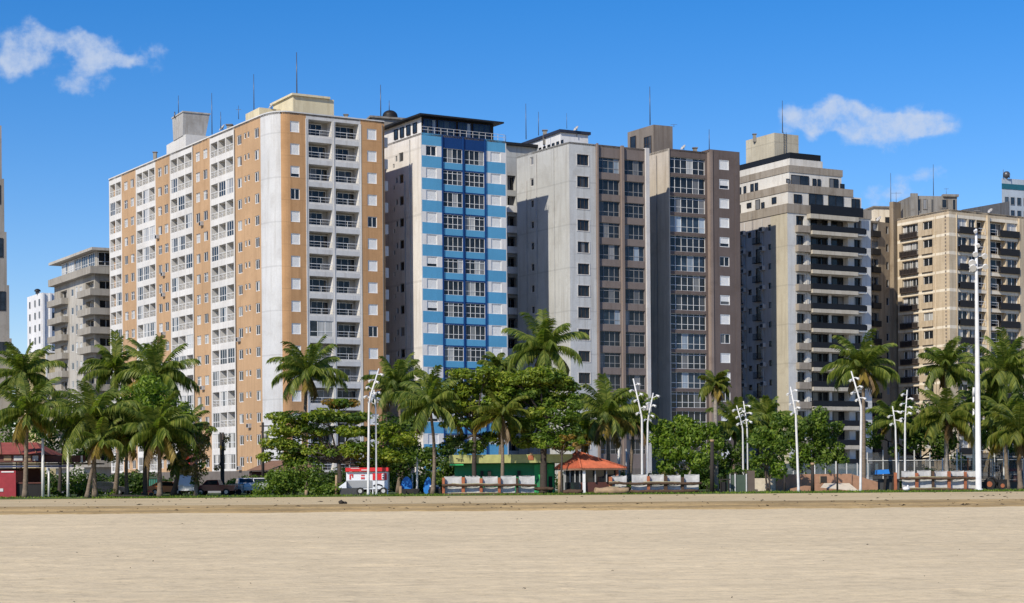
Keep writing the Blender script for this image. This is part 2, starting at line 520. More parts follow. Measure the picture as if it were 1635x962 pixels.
MESHES = {}
class Bld:
    def __init__(s, name, loc, label, cat='apartment building', group=None):
        s.root = root(name, loc, label, cat, group); s.o = Vector(loc)
        s.w = Geo(); s.kinds = {}
    def add(s, fac, ss, z, u, n=0.0, name=None):
        nm = name or u[0][0]
        s.kinds.setdefault(nm, []).append((fac, ss, z, u, n))
    def pipe(s, fac, px, z0, z1, mat='grey_frame', r=.07, py=400):
        g = Geo(); a = fac.p(fac.s(px, py), z0, r + .03); g.tube([a, (a[0], a[1], z1)], r, mat, 6); part('drain_pipe', g, s.root)
    def dish(s, px, py, d, r=.55, az=.6):
        c = at(px, py, d); g = Geo(); ax = Vector((math.cos(az) * -.75, -.35, .55)).normalized()
        g.tube([c, c + ax * r * .22, c + ax * r * .42], [.06, r * .75, r], 'ac_unit', 12, cap=False)
        g.tube([c - Vector((0, 0, r * 2.2)), c], .05, 'aerial', 5); g.tube([c, c + ax * r * .9], .025, 'aerial', 4); part('satellite_dish', g, s.root)
    def vent(s, px, py, d, w=.5, h=1.0):
        c = at(px, py, d); g = Geo(); g.box((c.x - w/2, c.y, c.z - h - 1), (c.x + w/2, c.y + w, c.z), 'old_concrete'); g.box((c.x - w*.7, c.y - w*.2, c.z + .002), (c.x + w*.7, c.y + w*1.2, c.z + .12), 'roof_felt'); part('roof_vent', g, s.root)
    def finish(s, limit=98):
        if s.w.f: part('wall', s.w, s.root)
        for nm, L in s.kinds.items():
            def key(e):
                g = e[3][0][1]; xs = [p[0] for p in g.v]; zs = [p[2] for p in g.v]
                vis = abs(e[0].n.normalized().dot(Vector((e[0].a.x, e[0].a.y)).normalized()))
                return (-round((max(xs)-min(xs)) * (max(zs)-min(zs)) * vis, 1), -e[2])
            L.sort(key=key)
            rest = Geo()
            for i, (fac, ss, z, u, n) in enumerate(L):
                if i < limit:
                    par = s.root; mx = fac.mx(ss, z, s.o, n)
                    for q, (pn, g) in enumerate(u):
                        if id(g) not in MESHES: MESHES[id(g)] = g.mesh(nm if q == 0 else pn)
                        o = link(nm if q == 0 else pn, MESHES[id(g)], par, mx if q == 0 else None)
                        if q == 0: par = o
                else:
                    mx = fac.mx(ss, z, (0, 0, 0), n)
                    for pn, g in u: rest.add(g, mx)
            if rest.f:
                o = part(nm, rest, s.root); o['kind'] = 'stuff'
        return s.root
    def aerial(s, px, py0, py1, d, r=0.06, name='aerial', arms=()):
        g = Geo(); a = at(px, py0, d); b = Vector((a.x, a.y, at(px, py1, d).z))
        g.tube([a, (a + b) / 2, b], [r, r * .8, r * .5], 'aerial', 5)
        for f, L in arms:
            c = a.lerp(b, f); g.box((c.x - L, c.y - .02, c.z - .02), (c.x + L, c.y + .02, c.z + .02), 'aerial')
        part(name, g, s.root)

def polyroof(b, pts, z, mat='roof_felt', th=0.3, name='roof'):
    g = Geo(); g.prism(pts, z - th, z, mat); return part(name, g, b.root)

def V2(x, y): return Vector((x, y))
def back(p, ang, L): return Vector((p[0] - math.sin(ang) * L, p[1] + math.cos(ang) * L))
def P_on(px, d, py=480):
    u, _ = ray(px, py); return Vector((u * d, d))
def rad(a): return math.radians(a)
def pxbox(b, name, px0, px1, py0, py1, d, depth, ang, mat, z0=None, top=None, side_px=None, sidemat=None):
    # rooftop block: front face from px0 to px1 turned by ang, running back by depth
    a = P_on(px0, d, py0); f = Vector((math.cos(ang), math.sin(ang)))
    u, _ = ray(px1, py0); L = (u * a.y - a.x) / (f.x - u * f.y)
    e = a + f * L; bk = Vector((-f.y, f.x)) * depth
    zt = at(px0, py0, d).z; zb = at(px0, py1, d).z if z0 is None else z0
    g = Geo(); poly = [a, e, e + bk, a + bk]
    g.prism(poly, zb, zt, mat, top=top)
    o = part(name, g, b.root)
    return o, poly, zb, zt

# ------------------------------------------------------------------ 1 orange and white slab block
def orange_block():
    A, B = V2(-63.3, 277.0), V2(-32.5, 229.0)
    D, E = V2(-28.4, 226.8), V2(-16.65, 233.6)
    K = V2(-30.36, 225.7)
    zt = 49.5; FH = 2.87
    b = Bld('orange_apartment_block', (K.x, K.y, ZG), 'long orange and white apartment block with rounded white corner, left of the blue tower')
    w = b.w
    sf, ff = Fac(A, B), Fac(D, E)
    rows = [zt - 2.05 - FH * i for i in range(16)]
    py = 336
    # side
    strips = [(173.5, 194.3, 2), (217, 248.5, 3), (271.5, 308, 3), (335.5, 374.4, 3)]
    winst = [(194.3, 217), (248.5, 271.5), (308, 335.5)]
    holes = []; zcut = [3.2]; scut = []
    wz = []
    for p0, p1, n in strips:
        s0, s1 = max(0.05, sf.s(p0, py)), sf.s(p1, py); wz.append((s0, s1)); scut += [s0, s1]
        ed, mu = 0.35, 0.26
        ow = (s1 - s0 - 2 * ed - mu * (n - 1)) / n
        for z in rows:
            for k in range(n):
                x = s0 + ed + k * (ow + mu)
                q = rnd.random()
                gl = 0 if q < 0.55 else (1 if q < 0.82 else 2)
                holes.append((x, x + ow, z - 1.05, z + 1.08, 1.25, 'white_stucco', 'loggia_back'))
                b.add(sf, x, z - 1.05, u_loggia(ow, 2.13, 1.25, gl, 0.62, k % 2, pane='pane_mix'))
    for p0, p1 in winst:
        s0, s1 = sf.s(p0, py), sf.s(p1, py)
        for z in rows:
            for fr in (0.30, 0.74):
                ww = 1.5; x = s0 + (s1 - s0) * fr - ww / 2
                holes.append((x, x + ww, z - 0.62, z + 0.68, 0.16, 'orange_stucco', None))
                q = rnd.random()
                b.add(sf, x, z - 0.62, u_window(ww, 1.3, 2, pane='pane_light' if q < .45 else 'pane_mix', rec=.13, rails=(0.68,) if q < .5 else ()))
    for z in rows:
        for (p0, p1, h) in ((379.4, 386.4, 1.3), (390.2, 393.6, 0.8), (395.4, 399.0, 0.8), (407.0, 414.0, 1.3)):
            x0, x1 = sf.s(p0, py), sf.s(p1, py); zz = z + (0.68 - h if h < 1 else -0.62)
            holes.append((x0, x1, zz, zz + h, 0.16, 'orange_stucco', None))
            b.add(sf, x0, zz, u_window(x1 - x0, h, 2 if h > 1 else 1, pane='pane_mix', rec=.13, fw=.09))
    def zone(s, z):
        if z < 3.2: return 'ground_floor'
        for a, c in wz:
            if a < s < c: return 'white_stucco'
        return 'orange_stucco'
    sf.wall(w, ZG, zt, holes, zone, scut, zcut)
    def mk_ac():
        g = Geo(); g.box((0, -.42, 0), (.8, -.004, .55), 'ac_unit'); g.box((.08, -.44, .06), (.6, -.421, .48), 'dark_trim'); return [('air_conditioner', g)]
    for p0, p1 in winst + [(374.4, 416)]:
        s0, s1 = sf.s(p0, py), sf.s(p1, py)
        for z in rows:
            if rnd.random() < .22: b.add(sf, s0 + (s1 - s0) * rnd.choice((.12, .5, .5, .86)), z + rnd.choice((-1.25, -1.1, -.5)), unit('acs', mk_ac))
    # rounded corner: white panel then orange
    n = 14; cp = []
    for i in range(n + 1):
        t = i / n; cp.append(B * (1 - t) ** 2 + K * 2 * t * (1 - t) + D * t * t)
    for i in range(n):
        mt = 'white_panel' if i < 10 else 'orange_front'
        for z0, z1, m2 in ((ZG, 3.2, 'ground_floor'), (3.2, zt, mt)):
            w.face([(cp[i].x, cp[i].y, z0), (cp[i+1].x, cp[i+1].y, z0), (cp[i+1].x, cp[i+1].y, z1), (cp[i].x, cp[i].y, z1)], m2)
    # front
    holes = []; py = 330
    sA, sB = ff.s(489.5, py), ff.s(576.5, py); scut = [sA, sB]
    frows = [ff.z(512, 206) - FH * 1.013 * i for i in range(16)]
    for i, z in enumerate(frows):
        for k, (p0, p1) in enumerate(((493.3, 530.6), (536.2, 573.6))):
            x0, x1 = ff.s(p0, py), ff.s(p1, py)
            holes.append((x0, x1, z - 1.15, z + 1.15, 1.5, 'white_stucco', 'loggia_shade'))
            gl = 0 if i not in (9, 11, 14) else (2 if (i + k) % 2 else 0)
            b.add(ff, x0, z - 1.15, u_loggia(x1 - x0, 2.3, 1.5, gl, 0.72 + .2 * ((i + k) % 2), (i * 2 + k) % 3 % 2, pane='pane_dark', low=.12))
        for k, (p0, p1) in enumerate(((464.2, 479.0), (587.0, 602.0))):
            x0, x1 = ff.s(p0, py), ff.s(p1, py)
            holes.append((x0, x1, z - 0.72, z + 0.72, 0.18, 'orange_front', None))
            q = rnd.random()
            if (i, k) in ((3, 0), (4, 1), (9, 1)): un = u_window(x1 - x0, 1.44, 2, pane='pane_dark', rec=.13, fw=.09)
            elif q < 0.16: un = u_shutter(x1 - x0, 1.44, 0.3)
            else: un = u_shutter(x1 - x0, 1.44, 0.0)
            b.add(ff, x0, z - 0.72, un)
    def zone(s, z):
        if z < 3.2: return 'ground_floor'
        return 'white_panel' if sA < s < sB else 'orange_front'
    ff.wall(w, ZG, zt, holes, zone, scut, [3.2])
    g = Geo()
    for x in (sA, (sA + sB) / 2, sB):
        ff.bar(g, x - .08, x + .08, 3.2, zt - .6, 0.004, .05, 'white_stucco')
    part('pilaster', g, b.root)
    # right flank with rounded balconies
    fl = Vector((-math.sin(rad(33)), math.cos(rad(33)))); G = E + fl * 52
    rf = Fac(E, G)
    rf.plain(w, ZG, zt, 'orange_front'); Fac(G, A).plain(w, ZG, zt, 'orange_stucco')
    for z in frows:
        gb = Geo()
        for (s0, s1) in ((0.8, 4.2),):
            rf.bar(gb, s0, s1, z - 1.35, z - 0.05, 0.003, 0.95, 'white_stucco')
        part('side_balcony', gb, b.root)
    poly = [A] + cp[0:] + [E, G]
    g = Geo(); g.prism([(p.x, p.y) for p in poly], zt - .25, zt - .02, 'roof_felt'); part('roof', g, b.root)
    g = Geo()
    for a_, b_, m in [(A, B, 'white_stucco'), (D, E, 'white_panel')] + [(cp[i], cp[i+1], 'white_panel') for i in range(n)]:
        Fac(a_, b_).bar(g, 0.0, Fac(a_, b_).L, zt + .002, zt + .16, -.25, .07, m)
    part('coping', g, b.root)
    # rooftop
    t = rad(30)
    pxbox(b, 'lift_house', 468, 533, 152, 192, 234, 7, t, 'cream_stucco', z0=zt - .2)
    g = Geo(); a = P_on(466.5, 233.6, 152); f = Vector((math.cos(t), math.sin(t))); k = Vector((-f.y, f.x))
    L = 5.55; zz = at(468, 152, 234).z
    g.prism([a, a + f * L, a + f * L + k * 7.8, a + k * 7.8], zz + .002, zz + .28, 'cream_stucco'); part('roof_slab', g, b.root)
    pxbox(b, 'stair_house', 414, 448, 171, 196, 236, 5, t, 'cream_stucco', z0=zt - .2)
    # water tank on its base
    d = 258; zz0 = at(300, 222, d).z; zz1 = at(300, 186, d).z
    c0 = P_on(304, d, 200); f = Vector((math.cos(rad(28)), math.sin(rad(28)))); k = Vector((-f.y, f.x))
    g = Geo()
    lo = [c0 + f * x + k * y for x, y in ((-1.9, -2.3), (1.5, -2.3), (1.5, 2.3), (-1.9, 2.3))]
    hi = [c0 + f * x + k * y for x, y in ((-1.9, -2.6), (2.1, -2.6), (2.1, 2.7), (-1.9, 2.7))]
    V = [(*p, zz0) for p in lo] + [(*p, zz1) for p in hi]
    for q in ((0,1,5,4),(1,2,6,5),(2,3,7,6),(3,0,4,7),(4,5,6,7),(3,2,1,0)): g.face([V[i] for i in q], 'tank_grey')
    g.prism([(c0 + f*x + k*y) for x, y in ((-2.0,-2.7),(2.2,-2.7),(2.2,2.8),(-2.0,2.8))], zz1 + .002, zz1 + .2, 'tank_grey')
    part('water_tank', g, b.root)
    g = Geo(); g.prism([(c0 + f*x + k*y) for x, y in ((-1.8,-3.4),(2.4,-3.4),(2.4,6),(-1.8,6))], zt - .2, zz0 - .003, 'white_stucco'); part('tank_base', g, b.root)
    b.dish(356, 205, 247, .6); b.dish(434, 170, 237, .45); b.vent(247, 243, 262); b.vent(366, 199, 245, .7); b.vent(552, 183, 238, .5)
    b.pipe(sf, 376.5, 3.3, zt - .4, 'box_brown'); b.pipe(sf, 309.5, 3.3, zt - .4, 'tank_grey'); b.pipe(ff, 611, 3.3, zt - .4, 'box_brown')
    b.aerial(285, 184, 152, 258); b.aerial(338.5, 214, 148, 250, .07); b.aerial(352.5, 206, 178, 246)
    b.aerial(405.5, 176, 118, 240, .07); b.aerial(474, 153, 83, 236, .09); b.aerial(279, 188, 178, 258, .15)
    b.aerial(381, 190, 168, 243, .05, arms=((.7, .35),))
    b.finish()

# ------------------------------------------------------------------ 2 blue striped tower
def blue_tower():
    Cn, E = V2(-11.95, 236.7), V2(-0.46, 243.3)
    ang = rad(32.8); L = 24
    A = back(Cn, ang, L)
    zt = 48.7; FH = 3.0
    b = Bld('blue_striped_tower', (Cn.x, Cn.y, ZG), 'slim apartment tower striped in sky blue and white with navy window frames')
    w = b.w; sf, ff = Fac(A, Cn), Fac(Cn, E)
    py = 300
    x = {k: ff.s(v, py) for k, v in dict(a=672.3, l0=680.5, l1=697.5, m0=705.5, w0=707.4, w1=738.5, w2=742.4, w3=773.4, m1=775.4, r0=783.6, r1=800, z=808).items()}
    holes = []; rows = []
    for i in range(16):
        top = zt - 1.78 - FH * i       # top of the window band
        rows.append(top)
        if top - 2 < 1: break
        for k, (p, q) in enumerate((('w0', 'w1'), ('w2', 'w3'))):
            holes.append((x[p], x[q], top - 1.95, top, 0.14, 'navy_blue', None))
            b.add(ff, x[p], top - 1.95, u_window(x[q] - x[p], 1.95, 4, 'white_frame', 'pane_mix' if (i * 3 + k * 2) % 5 < 3 else 'pane_dark', rec=.12, fw=.05, rails=(0.33, .8) if i % 2 else (0.33,), lead=.026))
        for k, (p, q) in enumerate((('l0', 'l1'), ('r0', 'r1'))):
            holes.append((x[p], x[q], top - 1.27, top + 0.12, 0.12, 'blue_white', None))
            rr = rnd.random()
            un = u_window(x[q]-x[p], 1.39, 2, pane='pane_dark', fw=.1) if (i == 0 and k == 0) else u_shutter(x[q]-x[p], 1.39, 0.3 if rr < .12 else 0)
            b.add(ff, x[p], top - 1.27, un)
    def zone(s, z):
        if z < 3.0: return 'ground_floor'
        if s < x['m0'] or s > x['m1']:
            # banding: white band from top+.15 down 1.42
            ph = ((zt - 1.62) - z) % FH
            if s < 0.12 or s > ff.L - .12: return 'blue_white'
            return 'blue_white' if 0 <= ph < 1.44 and z < zt - 1.62 else 'sky_blue'
        if z > zt - 1.78: return 'navy_blue'
        ph = ((zt - 1.78) - z) % FH
        if x['w0'] < s < x['w1'] or x['w2'] < s < x['w3']:
            return 'sky_blue' if 1.95 <= ph < 2.82 else 'navy_blue'
        return 'navy_blue'
    cz = [3.0]
    for i in range(17):
        cz += [zt - 1.62 - FH*i, zt - 1.62 - 1.44 - FH*i, zt - 1.78 - FH*i, zt - 1.78 - 2.82 - FH*i, zt - 1.78 - 1.95 - FH*i]
    ff.wall(w, ZG, zt, holes, zone, list(x.values()) + [.12, ff.L - .12], cz)
    g = Geo()
    for s0 in (x['m0'] - .02, x['w1'] + .03, x['w3'] + .02): ff.bar(g, s0, s0 + .17, 3.0, zt - .1, .004, .16, 'navy_blue')
    part('pilaster', g, b.root)
    # side
    holes = []
    for i, top in enumerate(rows):
        zc = top - 0.7
        for (p0, p1, h, dz) in ((637.5, 644.5, 1.25, 0), (632.0, 635.0, 0.8, 0.0), (628.0, 630.4, .6, -.9)):
            s0, s1 = sf.s(p0, 330), sf.s(p1, 330)
            holes.append((s0, s1, zc - h/2 + dz, zc + h/2 + dz, .16, 'blue_side', None))
            b.add(sf, s0, zc - h/2 + dz, u_window(s1 - s0, h, 1, pane='pane_dark', fw=.1, frame='grey_frame'))
    sf.wall(w, ZG, zt, holes, lambda s, z: 'blue_side', [], [])
    EB = back(E, ang, L)
    Fac(E, EB).plain(w, ZG, zt, 'blue_side'); Fac(EB, A).plain(w, ZG, zt, 'blue_side')
    polyroof(b, [A, Cn, E, EB], zt - .03)
    # penthouse set back behind a railing, with a wide flat roof
    f = ff.t; k = (A - Cn).normalized()
    p0 = Cn + f * .6 + k * .9
    poly = [p0, p0 + f * 11.2, p0 + f * 11.2 + k * 19, p0 + k * 19]
    g = Geo(); g.prism(poly, zt, zt + 2.3, 'far_beige', sidemats=['dark_trim', 'far_beige', 'far_beige', 'blue_white']); part('penthouse', g, b.root)
    pf = Fac(poly[0], poly[1])
    for (a_, c_) in ((.3, 2.2), (2.5, 5.2), (5.6, 7.6), (8.0, 10.6)):
        b.add(pf, a_, zt + .1, u_window(c_ - a_, 2.0, 3, 'navy_blue', 'pane_blue', rec=0, fw=.08), n=.08, name='penthouse_window')
    ps = Fac(poly[3], poly[0])
    for s0 in (11.5, 13.2, 15.0, 16.8): b.add(ps, s0, zt + .4, u_window(1.1, 1.4, 1, 'dark_trim', 'pane_dark', rec=0), n=.07, name='penthouse_window')
    g = Geo(); q0 = Cn - f * .3 - k * .4
    q = [q0, q0 + f * 13.0, q0 + f * 13.0 + k * 21.5, q0 + k * 21.5]
    g.prism(q, zt + 2.32, zt + 2.54, 'dark_trim'); part('roof_canopy', g, b.root)
    g = Geo()
    for zz in (.5, .9): ff.bar(g, .2, ff.L - .1, zt + zz - .025, zt + zz + .025, -.25, -.2, 'rail_metal')
    for i in range(14): ff.bar(g, .2 + i * (ff.L - .4) / 13, .25 + i * (ff.L - .4) / 13, zt, zt + .9, -.26, -.21, 'rail_metal')
    part('railing', g, b.root)
    # tank with a dark dome at the back
    d = 254
    g = Geo(); c = P_on(622, d, 185); zc = at(622, 187, d).z
    g.prism([c + V2(-2.4, -1.2), c + V2(4, 1.6), c + V2(3, 4.4), c + V2(-3.4, 1.6)], zt, zc - .3, 'far_beige')
    g.prism([c + V2(-2.7, -1.6), c + V2(5, 1.6), c + V2(4, 5), c + V2(-3.8, 1.8)], zc - .28, zc, 'old_concrete')
    part('tank_house', g, b.root)
    g = Geo(); cc = (c.x, c.y + 1, zc + .35); g.tube([(cc[0], cc[1], zc + .003), (cc[0], cc[1], zc + .4)], [1.12, 1.12], 'black', 16)
    g.ball((cc[0], cc[1], zc + .4), 1.1, 'rail_dark', 16, 6, .75, half=True); part('dome', g, b.root)
    b.pipe(sf, 656, 1, zt - .5, 'tank_grey'); b.pipe(sf, 648, 1, zt - 6, 'tank_grey')
    b.aerial(608, 190, 135, 254, .08); b.aerial(621.5, 176, 160, 254)
    b.aerial(807.5, 228, 215, 243, .05)
    b.finish()

# ------------------------------------------------------------------ 3 pale grey and brown block
def grey_block():
    Cn, E = V2(8.42, 247.66), V2(19.64, 253.75)
    ang = rad(33.3); zt = 49.4; FH = 3.095
    A = back(Cn, ang, 13.4)
    b = Bld('grey_apartment_block', (Cn.x, Cn.y, ZG), 'pale grey apartment block with brown framed dark window bays, right of the blue striped tower')
    w = b.w; sf, ff = Fac(A, Cn), Fac(Cn, E)
    py = 330
    xw0, xw1 = ff.s(921.8, py), ff.s(940.2, py); xb = ff.s(951.5, py)
    p = [ff.s(v, py) for v in (955.5, 989.8, 996.4, 1028.8, 1031.5)]
    holes = []
    zg = lambda px, dz: ff.z(px, dz)
    z1 = ff.z(931, 255); z2 = ff.z(973, 263.5)
    for i in range(16):
        z = z1 - FH * i
        if z < 4: break
        holes.append((xw0, xw1, z - .76, z + .76, .2, 'fin_white', None))
        b.add(ff, xw0, z - .76, u_window(xw1 - xw0, 1.52, 3, 'brown_frame', 'pane_dark', rec=.17, fw=.06))
        z = z2 - FH * i
        for k, (a_, c_) in enumerate(((p[0], p[1]), (p[2], p[3]))):
            holes.append((a_, c_, z - 1.08, z + 1.05, .3, 'mauve_brown', None))
            b.add(ff, a_, z - 1.08, u_window(c_ - a_, 2.13, 4, 'grey_frame', 'pane_dark' if (i * 5 + k) % 7 else 'pane_blue', rec=.26, fw=.05, rails=(.3,) if (i + k) % 3 else (.3, .82), lead=.022))
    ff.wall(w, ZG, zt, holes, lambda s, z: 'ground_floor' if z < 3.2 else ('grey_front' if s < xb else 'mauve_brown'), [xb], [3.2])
    g = Geo()
    ff.bar(g, xb + .05, p[0] - .12, 3.2, zt + .1, .004, .35, 'pilaster_brown')
    ff.bar(g, p[1] + .12, p[2] - .12, 3.2, zt + .1, .004, .35, 'pilaster_brown')
    part('pilaster', g, b.root)
    g = Geo(); ff.bar(g, p[4] - .15, p[4] + .45, ZG, zt + .12, -.5, .3, 'fin_white'); part('end_fin', g, b.root)
    for i in range(15):
        z = z1 - FH * i
        if z < 4: break
        g = Geo()
        for bb in ((xw0 - .12, xw0, z - .88, z + .88), (xw1, xw1 + .12, z - .88, z + .88), (xw0, xw1, z - .88, z - .76), (xw0, xw1, z + .76, z + .88)):
            ff.bar(g, bb[0], bb[1], bb[2], bb[3], .003, .05, 'fin_white')
        part('window_surround', g, b.root)
    holes = []
    for i in range(15):
        z = sf.z(849, 257) - FH * i
        if z < 3: break
        s0, s1 = sf.s(847.2, 400), sf.s(852.8, 400)
        holes.append((s0, s1, z - .6, z + .6, .16, 'grey_side', None))
        b.add(sf, s0, z - .6, u_window(s1 - s0, 1.2, 1, 'fin_white', 'pane_dark', fw=.12))
    sf.wall(w, ZG, zt, holes, lambda s, z: 'grey_side')
    sk = sf.s(884, 300)
    g = Geo(); sf.bar(g, sk, sk + .22, ZG, zt - .4, .004, .12, 'grey_side'); part('rib', g, b.root)
    k = (A - Cn).normalized()
    EB = E + k * 13.4
    Fac(E, EB).plain(w, ZG, zt, 'grey_side'); Fac(EB, A).plain(w, ZG, zt, 'grey_side')
    polyroof(b, [A, Cn, E, EB], zt - .03)
    # rear wing with balconies seen past the side wall
    f = ff.t
    R0 = P_on(807, 262, 300); R1 = P_on(835, 262 + .5 * 2.6, 300)
    rf = Fac(R0, R0 + f * 7)
    hz = rf.z(815, 232)
    holes = []; zr = rf.z(816, 324)
    for i in range(-1, 13):
        z = zr - 3.05 * i
        s0, s1 = .35, 1.75
        if z + 1.2 > hz or z < 3: continue
        holes.append((s0, s1, z - 1.1, z + 1.1, .8, 'grey_side', 'ground_floor'))
        b.add(rf, s0, z - 1.1, u_window(s1 - s0, 2.1, 2, 'grey_frame', 'pane_dark', rec=.7, fw=.06))
    g2 = Geo(); rf.wall(g2, ZG, hz, holes, lambda s, z: 'grey_side')
    LB = R0 + k * 16; RB = R0 + f * 7 + k * 16
    Fac(LB, R0).plain(g2, ZG, hz, 'blue_side'); Fac(R0 + f * 7, RB).plain(g2, ZG, hz, 'grey_side'); Fac(RB, LB).plain(g2, ZG, hz, 'grey_side')
    part('rear_wing', g2, b.root)
    for i in range(0, 13):
        z = zr - 3.05 * i
        if z < 4: break
        g = Geo(); rf.bar(g, .1, 1.9, z - 1.45, z - .45, .004, .7, 'far_white'); part('balcony_front', g, b.root)
    g = Geo(); g.prism([R0 - f*.4 - k*.6, R0 + f*7 - k*.6, RB, LB - f*.4], hz + .003, hz + .4, 'dark_trim'); part('roof', g, b.root)
    # penthouse with dark fascia
    o, poly, zb, z5 = pxbox(b, 'penthouse', 895, 939, 211, 232, 258, 15, rad(28), 'far_white', z0=zt - .2)
    g = Geo(); pf = Fac(poly[0], poly[1]); kk = (poly[3] - poly[0]).normalized()
    g.prism([poly[0] - pf.t*.3 - kk*.3, poly[1] + pf.t*.3 - kk*.3, poly[2] + pf.t*.3, poly[3] - pf.t*.3], z5 + .003, z5 + .42, 'fascia_dark'); part('fascia', g, b.root)
    ps = Fac(poly[3], poly[0])
    for q in range(6): b.add(ps, 8.5 + q * 1.35, zb + 1.2, u_window(.7, 1.1, 1, 'dark_trim', 'pane_dark', rec=0), n=.07, name='penthouse_window')
    b.pipe(sf, 858, 1, zt - .5, 'tank_grey'); b.pipe(sf, 842, 1, zt - 4, 'tank_grey'); b.dish(921, 206, 259, .5); b.vent(870, 208, 262, .6)
    b.aerial(840, 222, 165, 258, .07); b.aerial(860, 216, 178, 258, .06); b.aerial(905, 205, 180, 258, .04)
    b.finish()

# ------------------------------------------------------------------ 4 dark brown block
def brown_block():
    Cn, E = V2(23.46, 259.38), V2(34.45, 265.2)
    ang = rad(31); zt = 50.5; FH = 2.9
    A = back(Cn, ang, 16)
    b = Bld('brown_apartment_block', (Cn.x, Cn.y, ZG), 'dark brown apartment block with white six-pane windows, beside the pale grey block')
    w = b.w; sf, ff = Fac(A, Cn), Fac(Cn, E)
    py = 350
    x0, x1, x2, x3 = (ff.s(v, py) for v in (1069.6, 1126.8, 1130.0, 1134.5))
    w0, w1 = ff.s(1145.2, py), ff.s(1160.8, py)
    holes = []
    z1 = ff.z(1098, 264.5); z2 = ff.z(1153, 264)
    for i in range(17):
        z = z1 - FH * i
        if z < 3: break
        holes.append((x0, x1, z - 1.2, z + 1.2, .35, 'dark_brown', None))
        b.add(ff, x0, z - 1.2, u_window(x1 - x0, 2.4, 6, 'white_frame', ('pane_mix', 'pane_dark', 'pane_dark', 'pane_blue', 'pane_dark', 'pane_blue')[i % 6], rec=.3, fw=.06, rails=(.34,) if i % 2 else (.34, .85), lead=.03))
    ff.wall(w, ZG, zt, holes, lambda s, z: 'dark_brown', [], [])
    # proud right bay
    bf = Fac(ff.p(x2, 0, .6), ff.p(ff.L, 0, .6)); zb = zt + .35
    holes = []
    for i in range(17):
        z = z2 - FH * i
        if z < 3: break
        holes.append((w0 - x2, w1 - x2, z - .74, z + .74, .18, 'dark_brown', None))
        un = u_window(w1 - w0, 1.48, 2, 'white_frame', 'pane_dark', fw=.1) if i in (5, 9, 12) else u_shutter(w1 - w0, 1.48, (.35 if i in (1, 4, 11, 7) else 0.0), fw=.1)
        b.add(bf, w0 - x2, z - .74, un)
    g = Geo(); bf.wall(g, ZG, zb, holes, lambda s, z: 'dark_brown')
    B0, B1 = V2(*bf.p(0, 0)[:2]), V2(*bf.p(bf.L, 0)[:2])
    k = (A - Cn).normalized(); K1 = E + k * 14; K0 = V2(*ff.p(x2, 0, 0)[:2]) + k * 14
    Fac(K0, B0).plain(g, ZG, zb, 'pilaster_brown', 0, Fac(K0, B0).L - 1.2); Fac(B1, K1).plain(g, ZG, zb, 'dark_brown')
    g.face([(p.x, p.y, zb) for p in (B0, B1, K1, K0)], 'dark_brown')
    g.face([(*K0, zt - .1), (*B0, zt - .1), (*B0, zb), (*K0, zb)], 'dark_brown')
    part('projecting_bay', g, b.root)
    g = Geo(); bf.bar(g, .05, x3 - x2, ZG, zb - .1, .004, .12, 'pilaster_brown'); bf.bar(g, bf.L - .9, bf.L - .05, ZG, zb - .1, .004, .05, 'dark_brown'); part('pilaster', g, b.root)
    g = Geo(); ff.bar(g, 0.0, .18, ZG, zt, .004, .14, 'beige_side'); part('edge_strip', g, b.root)
    sf.plain(w, ZG, zt, 'beige_side')
    EB = E + k * 16
    Fac(E, EB).plain(w, ZG, zt, 'dark_brown'); Fac(EB, A).plain(w, ZG, zt, 'dark_brown')
    polyroof(b, [A, Cn, E, EB], zt - .03)
    # roof house, corner towards the beach
    c = P_on(1043.5, 271, 215); z0, z5 = zt - .3, at(1043.5, 198.5, 271).z
    f2 = V2(math.cos(rad(26)), math.sin(rad(26))); k2 = V2(-math.sin(rad(31)), math.cos(rad(31)))
    uu, _ = ray(1074, 215); Lf = (uu * c.y - c.x) / (f2.x - uu * f2.y)
    uu, _ = ray(1002, 215); Ls = (uu * c.y - c.x) / (k2.x - uu * k2.y)
    poly = [c, c + f2 * Lf, c + f2 * Lf + k2 * Ls, c + k2 * Ls]
    g = Geo(); g.prism(poly, z0 - 1, z5, 'box_brown'); part('roof_house', g, b.root)
    hs = Fac(poly[3], poly[0])
    b.add(hs, hs.s(1029, 225), z5 - 4.6, u_window(1.9, 3.0, 3, 'brown_frame', 'pane_dark', rec=0, rails=(.3, .6)), n=.07, name='roof_window')
    b.add(hs, hs.s(1007, 215), z5 - 4.2, u_window(1.5, 3.3, 1, 'brown_frame', 'pane_dark', rec=0, rails=(.4,)), n=.07, name='roof_window')
    b.dish(1092, 236, 266, .5); b.vent(1110, 236, 268, .6); b.pipe(sf, 1050, 1, zt - .6, 'old_concrete')
    b.aerial(1038, 199, 138, 272, .09); b.aerial(1132.5, 240, 206, 268, .07)
    b.aerial(1076, 202, 198, 273, .05, arms=((.9, .5),))
    b.finish()

